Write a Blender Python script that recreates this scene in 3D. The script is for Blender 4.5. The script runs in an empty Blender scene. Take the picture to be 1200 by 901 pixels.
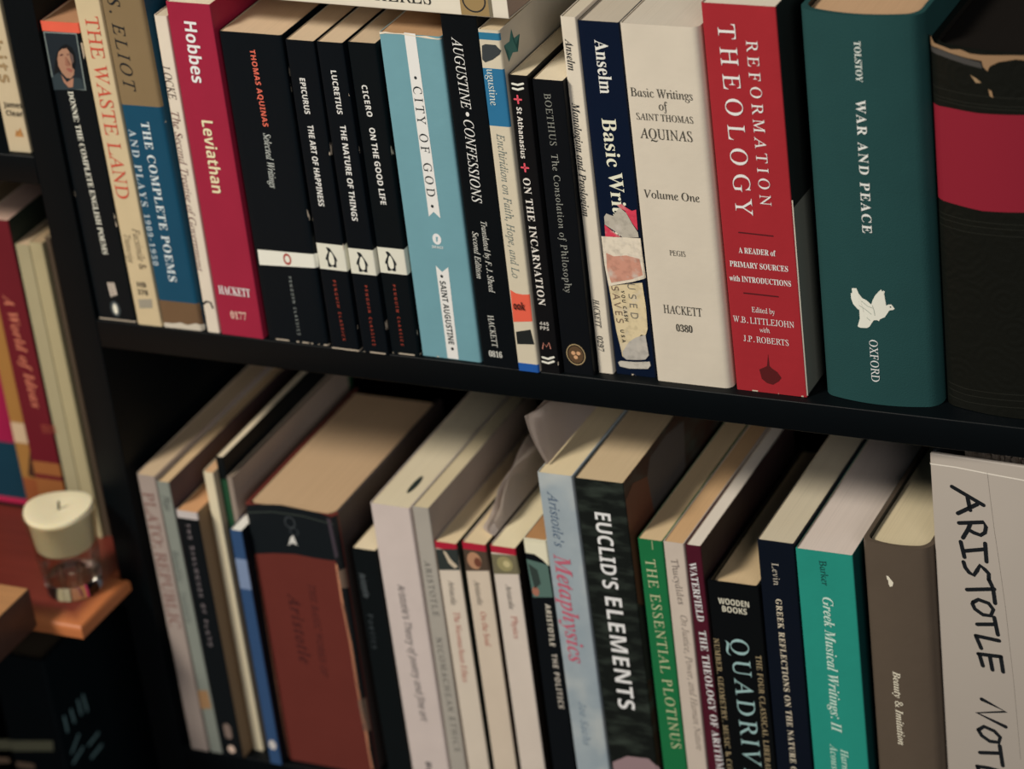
import bpy, bmesh, math, os, random
from mathutils import Vector, Matrix
random.seed(4)
SC = bpy.context.scene
COL = SC.collection

# ------------------------------------------------------------------ camera, light, exposure
# World axes: x runs along the shelves to the right, y goes into the bookcase, z is up.
# The front edge of the upper shelf is y = 0, its top is z = 0.  Metres.
CAMERA_AT = (0.6352, -1.2475, 0.7438)
CAMERA_RIGHT = (0.90233, 0.4159, -0.11325)
CAMERA_UP = (-0.10726, 0.47112, 0.87552)
CAMERA_BACK = (0.41748, -0.77786, 0.46972)

cam_data = bpy.data.cameras.new('camera')
cam = bpy.data.objects.new('camera', cam_data)
COL.objects.link(cam)
cam.matrix_world = Matrix([[CAMERA_RIGHT[i], CAMERA_UP[i], CAMERA_BACK[i], CAMERA_AT[i]] for i in range(3)] + [[0, 0, 0, 1]])
cam_data.sensor_width = 36
cam_data.lens = 108
cam_data.clip_start = 0.02
cam_data.dof.use_dof = True
cam_data.dof.focus_distance = 1.525
cam_data.dof.aperture_fstop = 6.5
SC.camera = cam

vs = SC.view_settings
vs.view_transform = 'Standard'
vs.look = 'None'
vs.gamma = 1
vs.use_curve_mapping = False
vs.exposure = 0.0

world = bpy.data.worlds.new('room_air')
SC.world = world
world.use_nodes = True
world.node_tree.nodes['Background'].inputs[0].default_value = (0.55, 0.74, 0.86, 1)
world.node_tree.nodes['Background'].inputs[1].default_value = 0.10

def area(name, at, to, size, power, color, size_y=None):
    l = bpy.data.lights.new(name, 'AREA')
    l.size = size
    if size_y:
        l.shape = 'RECTANGLE'; l.size_y = size_y
    l.energy = power; l.color = color
    o = bpy.data.objects.new(name, l); COL.objects.link(o)
    o.location = at
    o.rotation_euler = (Vector(to) - Vector(at)).to_track_quat('-Z', 'Y').to_euler()
    return o
area('ceiling_lamp', (-1.15, -1.62, 1.85), (0, 0.05, -0.05), 0.55, 66, (1.0, 0.925, 0.81))
area('right_fill_light', (1.9, -2.4, 1.2), (0, 0, -0.05), 1.2, 30, (1.0, 0.93, 0.88))  # added fill for the right-hand faces; no lamp stands here

# ------------------------------------------------------------------ materials
def lin(h):
    v = [int(h[i:i + 2], 16) / 255 for i in (0, 2, 4)]
    return [c / 12.92 if c <= .04045 else ((c + .055) / 1.055) ** 2.4 for c in v]
PAINT = 1.35            # printed colours below are as read in the dim room; this gives the full reflectance
def paint(h):
    c = lin(h); y = .2126 * c[0] + .7152 * c[1] + .0722 * c[2]
    return tuple(min((v + (y - v) * .10) * PAINT, .86) for v in c) + (1,)
def new_mat(name, rough=.5, spec=.4):
    m = bpy.data.materials.new(name); m.use_nodes = True
    b = m.node_tree.nodes['Principled BSDF']
    b.inputs['Roughness'].default_value = rough
    b.inputs['Specular IOR Level'].default_value = spec
    return m, m.node_tree, b
def node(nt, kind, **kw):
    n = nt.nodes.new(kind)
    for k, v in kw.items(): setattr(n, k, v)
    return n
def math_node(nt, op, a, b=None, clamp=False):
    n = node(nt, 'ShaderNodeMath', operation=op, use_clamp=clamp)
    for i, v in enumerate((a, b)):
        if v is None: continue
        if isinstance(v, (int, float)): n.inputs[i].default_value = v
        else: nt.links.new(v, n.inputs[i])
    return n.outputs[0]
def mix_color(nt, fac, a, b):
    n = node(nt, 'ShaderNodeMix', data_type='RGBA')
    if isinstance(fac, (int, float)): n.inputs[0].default_value = fac
    else: nt.links.new(fac, n.inputs[0])
    for i, v in ((6, a), (7, b)):
        if isinstance(v, tuple): n.inputs[i].default_value = v
        else: nt.links.new(v, n.inputs[i])
    return n.outputs[2]
def noise(nt, vec, scale, detail=3):
    n = node(nt, 'ShaderNodeTexNoise'); n.inputs['Scale'].default_value = scale; n.inputs['Detail'].default_value = detail
    nt.links.new(vec, n.inputs['Vector']); return n.outputs['Fac']
def bump(nt, b, height, strength, dist=.0004):
    n = node(nt, 'ShaderNodeBump'); n.inputs['Strength'].default_value = strength; n.inputs['Distance'].default_value = dist
    nt.links.new(height, n.inputs['Height']); nt.links.new(n.outputs[0], b.inputs['Normal'])

INKS = {}
def ink(h, rough=.5, mottled=False):
    key = h + ('_rubbed' if mottled else '')
    if key not in INKS:
        m, nt, b = new_mat('ink_' + key, rough, .3)
        c = paint(h)
        b.inputs['Base Color'].default_value = c
        if mottled:
            P = node(nt, 'ShaderNodeTexCoord').outputs['Object']
            f = math_node(nt, 'MULTIPLY', math_node(nt, 'SUBTRACT', noise(nt, P, 260, 5), .48), 3, True)
            c = mix_color(nt, f, c, tuple(v * .62 for v in c[:3]) + (1,))
            f = math_node(nt, 'MULTIPLY', math_node(nt, 'SUBTRACT', noise(nt, P, 150, 4), .55), 4, True)
            nt.links.new(mix_color(nt, f, c, paint('b8b0a4')), b.inputs['Base Color'])
        INKS[key] = m
    return INKS[key]

def cover_material(k, d, color):
    w, dep, h = (v / 1000 for v in d['size'])
    m, nt, b = new_mat(d['name'] + '_cover_' + k, .45, .16)
    tc = node(nt, 'ShaderNodeTexCoord'); P = tc.outputs['Object']
    sp = node(nt, 'ShaderNodeSeparateXYZ'); nt.links.new(P, sp.inputs[0])
    X, Y, Z = sp.outputs
    c = paint(color)
    for z0, z1, bc in d.get('bands', []):
        f = math_node(nt, 'MULTIPLY', math_node(nt, 'GREATER_THAN', Z, z0 / 1000), math_node(nt, 'LESS_THAN', Z, z1 / 1000))
        if d.get('side'): f = math_node(nt, 'MULTIPLY', f, math_node(nt, 'LESS_THAN', Y, .0025))
        c = mix_color(nt, f, c, paint(bc))
    n1 = noise(nt, P, 45, 4)
    shade = math_node(nt, 'MULTIPLY', n1, .24)
    if d.get('cloudy'):
        cl = math_node(nt, 'MULTIPLY', math_node(nt, 'SUBTRACT', noise(nt, P, 28, 3), .35), 2.2, True)
        c = mix_color(nt, cl, c, paint('7f909c')); c = mix_color(nt, math_node(nt, 'MULTIPLY', math_node(nt, 'SUBTRACT', noise(nt, P, 38, 2), .5), 3, True), c, paint('b8bcb8'))
    if d.get('mottled'):
        mq = node(nt, 'ShaderNodeMapping'); mq.inputs['Scale'].default_value = (.5, .5, 1.6); nt.links.new(P, mq.inputs[0])
        cl = math_node(nt, 'MULTIPLY', math_node(nt, 'SUBTRACT', noise(nt, mq.outputs[0], 95, 6), .47), 2.6, True)
        c = mix_color(nt, cl, c, paint('3c463e'))
    dk = node(nt, 'ShaderNodeMix', data_type='RGBA', blend_type='MULTIPLY'); nt.links.new(shade, dk.inputs[0])
    if isinstance(c, tuple): dk.inputs[6].default_value = c
    else: nt.links.new(c, dk.inputs[6])
    dk.inputs[7].default_value = (.35, .35, .35, 1); c = dk.outputs[2]
    wear = d.get('wear', 0)
    # scuffed paper showing at the spine's edges and foot
    mp = node(nt, 'ShaderNodeMapping'); mp.inputs['Scale'].default_value = (160, 160, 45); nt.links.new(P, mp.inputs[0])
    n2 = noise(nt, mp.outputs[0], 1, 5)
    ed = math_node(nt, 'MINIMUM', X, math_node(nt, 'SUBTRACT', w, X))
    edge = math_node(nt, 'MULTIPLY', math_node(nt, 'LESS_THAN', ed, .0007), math_node(nt, 'LESS_THAN', Y, .004))
    edge = math_node(nt, 'MULTIPLY', edge, math_node(nt, 'GREATER_THAN', n2, .74 - .22 * wear))
    ends = math_node(nt, 'LESS_THAN', Z, .0007)
    ends = math_node(nt, 'MULTIPLY', ends, math_node(nt, 'GREATER_THAN', n2, .70 - .58 * wear))
    c = mix_color(nt, math_node(nt, 'MAXIMUM', edge, ends), c, paint('b4a692'))
    nt.links.new(c, b.inputs['Base Color'])
    if d.get('cloth'):
        b.inputs['Roughness'].default_value = .85; b.inputs['Specular IOR Level'].default_value = .15
        bump(nt, b, noise(nt, P, 1500, 2), .5, .0003)
    elif d.get('leather'):
        b.inputs['Roughness'].default_value = .42
        ring = node(nt, 'ShaderNodeTexVoronoi'); ring.inputs['Scale'].default_value = 62; nt.links.new(P, ring.inputs['Vector'])
        wv = math_node(nt, 'SINE', math_node(nt, 'MULTIPLY', ring.outputs['Distance'], 26))
        bump(nt, b, math_node(nt, 'ADD', math_node(nt, 'MULTIPLY', wv, .25), noise(nt, P, 420, 4)), .4, .0005)
    else:
        bump(nt, b, math_node(nt, 'ADD', noise(nt, P, 240, 3), math_node(nt, 'MULTIPLY', noise(nt, P, 18, 2), 2)), .18, .0005)
    return m

PAGES = {}
def pages_material(h):
    if h not in PAGES:
        m, nt, b = new_mat('pages_' + h, .85, .1)
        tc = node(nt, 'ShaderNodeTexCoord')
        mp = node(nt, 'ShaderNodeMapping'); mp.inputs['Scale'].default_value = (2600, 9, 9); nt.links.new(tc.outputs['Object'], mp.inputs[0])
        n = noise(nt, mp.outputs[0], 1, 2)
        big = noise(nt, tc.outputs['Object'], 30, 3)
        c = paint(h); g = sum(c[:3]) / 3; c = tuple(v + (g - v) * .14 for v in c[:3]) + (1,)
        f = math_node(nt, 'MULTIPLY', math_node(nt, 'SUBTRACT', n, .42), 1.0, True)
        c2 = mix_color(nt, f, c, tuple(v * .66 for v in c[:3]) + (1,))
        c3 = mix_color(nt, math_node(nt, 'MULTIPLY', big, .35), c2, tuple(v * q for v, q in zip(c[:3], (.86, .78, .68))) + (1,))
        nt.links.new(c3, b.inputs['Base Color'])
        bump(nt, b, n, .25, .0003)
        PAGES[h] = m
    return PAGES[h]

def plain(name, h, rough=.5, spec=.4, var=0, scale=30, bump_scale=0, bump_strength=.2, stretch=(1, 1, 1), dark=.4):
    m, nt, b = new_mat(name, rough, spec)
    c = paint(h)
    if var or bump_scale:
        tc = node(nt, 'ShaderNodeTexCoord')
        mp = node(nt, 'ShaderNodeMapping'); mp.inputs['Scale'].default_value = stretch; nt.links.new(tc.outputs['Object'], mp.inputs[0])
    if var:
        c = mix_color(nt, math_node(nt, 'MULTIPLY', noise(nt, mp.outputs[0], scale, 5), var), c, tuple(v * dark for v in c[:3]) + (1,))
        nt.links.new(c, b.inputs['Base Color'])
    else:
        b.inputs['Base Color'].default_value = c
    if bump_scale: bump(nt, b, noise(nt, mp.outputs[0], bump_scale, 4), bump_strength)
    return m

# ------------------------------------------------------------------ mesh helpers
def link_mesh(name, bm, mats, parent=None, smooth=35):
    bmesh.ops.recalc_face_normals(bm, faces=bm.faces)
    me = bpy.data.meshes.new(name); bm.to_mesh(me); bm.free()
    for m in mats: me.materials.append(m)
    if smooth:
        for p in me.polygons: p.use_smooth = True
        me.set_sharp_from_angle(angle=math.radians(smooth))
    o = bpy.data.objects.new(name, me); COL.objects.link(o)
    if parent: o.parent = parent
    return o
def empty(name, at, label, category, group=None):
    o = bpy.data.objects.new(name, None); COL.objects.link(o)
    o.empty_display_size = .02; o.location = at
    o['label'] = label; o['category'] = category
    if group: o['group'] = group
    return o
def add_box(bm, lo, hi, bevel=0, mat=0):
    r = bmesh.ops.create_cube(bm, size=1)
    vs_ = r['verts']
    for v in vs_:
        v.co = Vector([(lo[i] + hi[i]) / 2 + v.co[i] * (hi[i] - lo[i]) for i in range(3)])
    fs = list({f for v in vs_ for f in v.link_faces})
    for f in fs: f.material_index = mat
    if bevel:
        es = list({e for v in vs_ for e in v.link_edges})
        bmesh.ops.bevel(bm, geom=es, offset=bevel, segments=3, profile=.5, affect='EDGES')
def box_object(name, lo, hi, mat, bevel=.0008, parent=None):
    bm = bmesh.new(); add_box(bm, lo, hi, bevel)
    return link_mesh(name, bm, [mat], parent)
def lathe(bm, prof, seg=48, mat=0, at=(0, 0, 0)):
    rings = []
    for r_, z_ in prof:
        rings.append([bm.verts.new((at[0] + r_ * math.cos(2 * math.pi * i / seg), at[1] + r_ * math.sin(2 * math.pi * i / seg), at[2] + z_)) for i in range(seg)] if r_ > 1e-7 else [bm.verts.new((at[0], at[1], at[2] + z_))])
    for a, b in zip(rings, rings[1:]):
        for i in range(seg):
            j = (i + 1) % seg
            q = [a[i % len(a)], a[j % len(a)], b[j % len(b)], b[i % len(b)]]
            q = [v for n_, v in enumerate(q) if v not in q[:n_]]
            if len(q) > 2: bm.faces.new(q).material_index = mat

# ------------------------------------------------------------------ lettering
try:
    FONT = bpy.data.fonts.load(os.path.join(bpy.utils.system_resource('DATAFILES'), 'fonts', 'NotoSansMath-Regular.woff2'))
except Exception:
    FONT = None
STYLES = {'b': (0x1D400, 0x1D41A, 0x1D7CE), 'i': (0x1D434, 0x1D44E, 0x1D7E2), 'bi': (0x1D468, 0x1D482, 0x1D7CE),
          's': (0x1D5A0, 0x1D5BA, 0x1D7E2), 'sb': (0x1D5D4, 0x1D5EE, 0x1D7EC), 'si': (0x1D608, 0x1D622, 0x1D7E2)}
STYLES['r'] = STYLES['rr'] = STYLES['i']        # upright roman: the italic set straightened
UPRIGHT = {'r': .27, 'rr': .27}
def styled(t, st):
    if not FONT: return t
    U_, l_, d_ = STYLES[st]; o = ''
    for ch in t:
        if ch == 'h' and l_ == 0x1D44E: o += '\u210e'
        elif 'A' <= ch <= 'Z': o += chr(U_ + ord(ch) - 65)
        elif 'a' <= ch <= 'z': o += chr(l_ + ord(ch) - 97)
        elif ch.isdigit(): o += chr(d_ + int(ch))
        else: o += ch
    return o
def text_mesh(t, st, spacing):
    cu = bpy.data.curves.new('lettering', 'FONT')
    cu.body = styled(t, st); cu.size = 1; cu.space_character = spacing; cu.resolution_u = 3
    if FONT: cu.font = FONT
    o = bpy.data.objects.new('lettering', cu); COL.objects.link(o)
    dg = bpy.context.evaluated_depsgraph_get()
    me = bpy.data.meshes.new_from_object(o.evaluated_get(dg))
    bpy.data.objects.remove(o); bpy.data.curves.remove(cu)
    sh = UPRIGHT.get(st, 0)
    for v in me.vertices: v.co.x -= sh * v.co.y
    return me
CAP = {}
def add_text(bm, t, st, u, v, ang, length, cap, mat, lift=.15):
    """lay a line of text in the (u, v) plane of a spine: centre, direction, length and capital height in mm"""
    if st not in CAP:
        me = text_mesh('H', st, 1); CAP[st] = max(p.co.y for p in me.vertices); bpy.data.meshes.remove(me)
    s = cap / CAP[st]
    sp = 1.0
    for k in range(2):
        me = text_mesh(t, st, sp)
        xs = [p.co.x for p in me.vertices]; n = (max(xs) - min(xs)) * s
        if k == 1: break
        if n < length * .97 and len(t) > 1:
            gap = (length - n) / (len(t) - 1) / s           # extra advance per letter
            sp = min(1 + gap / .56, 4); bpy.data.meshes.remove(me)
        else: break
    fx = length / n * s
    a = math.radians(ang); ca, sa = math.cos(a), math.sin(a)
    x0 = (max(xs) + min(xs)) / 2; vm = []
    for p in me.vertices:
        x = (p.co.x - x0) * fx; y = p.co.y * s - cap / 2
        vm.append(bm.verts.new((u + x * ca - y * sa, -lift, v + x * sa + y * ca)))
    for p in me.polygons:
        try: bm.faces.new([vm[i] for i in p.vertices]).material_index = mat
        except ValueError: pass
    bpy.data.meshes.remove(me)
def add_poly(bm, pts, mat, lift):
    f = bm.faces.new([bm.verts.new((p[0], -lift, p[1])) for p in pts]); f.material_index = mat
    if len(pts) > 4: bmesh.ops.triangulate(bm, faces=[f])
def add_stroke(bm, pts, w, mat, lift):
    """a pen stroke of width w with round ends"""
    n = len(pts); P = [Vector(p) for p in pts]; L_, R_ = [], []
    for i in range(n):
        d = (P[min(i + 1, n - 1)] - P[max(i - 1, 0)]).normalized(); nn = Vector((-d.y, d.x)) * w / 2
        L_.append(P[i] + nn); R_.append(P[i] - nn)
    for i in range(n - 1):
        add_poly(bm, [L_[i], L_[i + 1], R_[i + 1], R_[i]], mat, lift)
    for c, o in ((P[0], P[1]), (P[-1], P[-2])):
        add_poly(bm, [c + Vector((math.cos(k * math.pi / 5), math.sin(k * math.pi / 5))) * w * .5 for k in range(10)], mat, lift + .01)

# ------------------------------------------------------------------ books
def profile(d):
    """how far the spine's surface lies behind its foremost line, at u mm from its left edge"""
    w = d['size'][0]; e = d.get('e', 0); rl = d.get('rl', .7); rr = d.get('rr', .7)
    def y(u):
        u = min(max(u, 0), w)
        v = e * (2 * u / w - 1) ** 2
        if u < rl: v += rl - math.sqrt(max(rl * rl - (rl - u) ** 2, 0))
        if u > w - rr: v += rr - math.sqrt(max(rr * rr - (u - w + rr) ** 2, 0))
        return v
    return y
def add_cover(bm, d):
    w, dep, h = d['size']; t = d.get('t', .4); rl = d.get('rl', .7); rr = d.get('rr', .7); y = profile(d)
    us = sorted({0.0, w} | {rl * (1 - math.cos(k * math.pi / 12)) for k in range(1, 7)} | {w - rr * (1 - math.cos(k * math.pi / 12)) for k in range(1, 7)} | {rl + (w - rl - rr) * k / 10 for k in range(11)})
    us = [u for i, u in enumerate(us) if i == 0 or u - us[i - 1] > 1e-4]
    out = [(0, dep, 1), (0, dep * .5, 1)] + [(u, y(u), 0) for u in us] + [(w, dep * .5, 1), (w, dep, 1)]
    inn = [(t, dep), (t, dep * .5)] + [(t + u * (w - 2 * t) / w, y(u) + t) for u in us] + [(w - t, dep * .5), (w - t, dep)]
    k = .001; n = len(out)
    O = [[bm.verts.new((p[0] * k, p[1] * k, z * k)) for p in out] for z in (0, h)]
    I = [[bm.verts.new((p[0] * k, p[1] * k, z * k)) for p in inn] for z in (0, h)]
    for i in range(n - 1):
        tag = 1 if i > n - 4 else 0                       # the right-hand (back) board
        bm.faces.new([O[0][i], O[0][i + 1], O[1][i + 1], O[1][i]]).material_index = tag
        bm.faces.new([I[0][i], I[0][i + 1], I[1][i + 1], I[1][i]]).material_index = 2
        bm.faces.new([O[1][i], O[1][i + 1], I[1][i + 1], I[1][i]]).material_index = tag
        bm.faces.new([O[0][i], O[0][i + 1], I[0][i + 1], I[0][i]]).material_index = tag
    for j in (0, n - 1):
        bm.faces.new([O[0][j], O[1][j], I[1][j], I[0][j]]).material_index = 1
def add_pages(bm, d):
    w, dep, h = d['size']; t = d.get('t', .4); y = profile(d); k = .001
    over = (3.0 if t > 1 and not d.get('flush') else .5)
    lo = 3.0 if t > 1 else .4
    n = 14; a, b = t + .25, w - t - .25
    front = [(a + (b - a) * i / n, y(w * i / n) + t + (1.2 if t > 1 else .15)) for i in range(n + 1)]
    back = dep - (5 if t > 1 else 1)
    ring = front + [(b, back), (a, back)]
    V = [[bm.verts.new((p[0] * k, p[1] * k, z * k)) for p in ring] for z in (lo, h - over)]
    m = len(ring)
    for i in range(m): bm.faces.new([V[0][i], V[0][(i + 1) % m], V[1][(i + 1) % m], V[1][i]])
    bm.faces.new(V[1]); bm.faces.new(V[0][::-1])
def marks_to_parts(d, parent):
    """printing on the spine: each part one mesh, lying .1 mm proud of the cover"""
    parts = {}
    y = profile(d); w = d['size'][0]
    for mk, side in [(q, 0) for q in d.get('marks', [])] + [(q, 1) for q in d.get('side_marks', [])]:
        alone = mk[1] in ('rule_line', 'worn_spine_edge', 'white_bar', 'red_cross', 'torn_sticker', 'clear_sleeve_crease', 'tooled_line')
        parts.setdefault((mk[1], side, len(parts) if alone else 0), []).append(mk)
    for (part, side, _), mks in parts.items():
        bm = bmesh.new(); mats = []
        for mk in mks:
            m = ink(mk[2], mottled=part in ('torn_sticker', 'yellow_sticker') and mk[0] == 'poly')
            if m not in mats: mats.append(m)
            i = mats.index(m)
            if mk[0] == 'text': add_text(bm, *mk[3:10], i, .5 if 'sticker' in part else .15)
            elif mk[0] == 'poly': add_poly(bm, mk[3], i, mk[4] * .05)
            elif mk[0] == 'oval':
                u, v, ru, rv, lay, ring = mk[3:]
                pts = [(u + ru * math.cos(a * math.pi / 14), v + rv * math.sin(a * math.pi / 14)) for a in range(28)]
                if ring:
                    f = 1 - ring / ru
                    for a in range(28):
                        p, q = pts[a], pts[(a + 1) % 28]
                        add_poly(bm, [p, q, (u + (q[0] - u) * f, v + (q[1] - v) * f), (u + (p[0] - u) * f, v + (p[1] - v) * f)], i, lay * .05)
                else: add_poly(bm, pts, i, lay * .05)
            elif mk[0] == 'stroke':
                for s in mk[4]: add_stroke(bm, s, mk[3], i, (mk[5] if len(mk) > 5 else 0) * .05)
        if not side:
            rl, rr = d.get('rl', .7), d.get('rr', .7)
            lo, hi = min(v.co.x for v in bm.verts), max(v.co.x for v in bm.verts)
            cuts = [rl * f for f in (.08, .25, .55, 1)] + [w - rr * f for f in (.08, .25, .55, 1)]
            if d.get('e'): cuts += [c * 2.5 for c in range(1, int(w / 2.5))]
            for c in cuts:              # let the print follow the rounded edges of the spine
                if lo < c < hi: bmesh.ops.bisect_plane(bm, geom=bm.verts[:] + bm.edges[:] + bm.faces[:], plane_co=(c, 0, 0), plane_no=(1, 0, 0))
        for v in bm.verts:
            x, lift, z = v.co.x, -v.co.y, max(v.co.z, .3)
            if side: v.co = Vector(((w + .12 + lift) * .001, x * .001, z * .001))
            else: v.co = Vector((x * .001, (y(x) - .10 - lift) * .001, z * .001))
        o = link_mesh(part, bm, mats, parent, smooth=0)
COVER_ROOT = {}
def make_book(d):
    w = d['size'][0]; a = math.radians(d['lean'])
    if abs(d['lean']) < 45:                 # a leaning book stands on one edge of its foot
        d = dict(d, at=(d['at'][0], d['at'][1], d['at'][2] + max(0, w * math.sin(a)) + .12))
    root = empty(d['name'], [v / 1000 for v in d['at']], d['label'], d.get('category', 'book'), d.get('group'))
    root.rotation_euler = (0, math.radians(d['lean']), math.radians(d['turn']))
    m = cover_material('spine', d, d['cover'])
    ms = cover_material('board', dict(d, bands=[], wear=0), d['side']) if d.get('side') else m
    mi = ink(d.get('inner', 'b0a48e' if d.get('t', .4) < 1 else '1a1814'))
    bm = bmesh.new(); add_cover(bm, d)
    c = link_mesh('cover', bm, [m, ms, mi], root)
    bm = bmesh.new(); add_pages(bm, d)
    link_mesh('pages', bm, [pages_material(d['pages'])], root)
    marks_to_parts(d, c)
    return root

# ------------------------------------------------------------------ setting
BLACK = plain('black_laminate', '04080b', .45, .16, var=.4, scale=60, bump_scale=300, bump_strength=.12)
def structure(name, lo, hi, mat):
    o = box_object(name, lo, hi, mat, 0); o['kind'] = 'structure'; o['label'] = name.replace('_', ' '); return o
structure('floor', (-2.6, -3.2, -1.25), (2.6, .34, -1.22), plain('dark_floorboards', '3a2a20', .5, .3, var=.6, scale=6, stretch=(1, 12, 1)))
structure('wall_back', (-2.6, .34, -1.22), (2.6, .38, 1.9), plain('dim_plaster', '2c3234', .9, .1, var=.2, scale=8))

case = empty('bookcase', (0, 0, -1.22), 'black laminate bookcase holding both long rows of books and the left bay', 'bookcase')
PX0, PX1 = -.3085, -.2893
def case_part(name, lo, hi):
    return box_object(name, (lo[0], lo[1], lo[2] + 1.22), (hi[0], hi[1], hi[2] + 1.22), BLACK, .0007, case)
case_part('side_panel', (PX0, 0, -1.22), (PX1, .27, .32))
case_part('side_panel', (-.93, 0, -1.22), (-.911, .27, .32))
case_part('side_panel', (.62, 0, -1.22), (.639, .27, .32))
case_part('back_panel', (-.93, .27, -1.22), (.639, .276, .32))
for z0 in (0, -.288, -.58, -.87, -1.14): case_part('shelf', (PX1, 0, z0 - .017), (.62, .27, z0))
for z0 in (.098, -.1763, -.45, -.80, -1.14): case_part('shelf', (-.911, 0 if z0 > -.1 or z0 < -.2 else .002, z0 - .017), (PX0, .27, z0))

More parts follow.
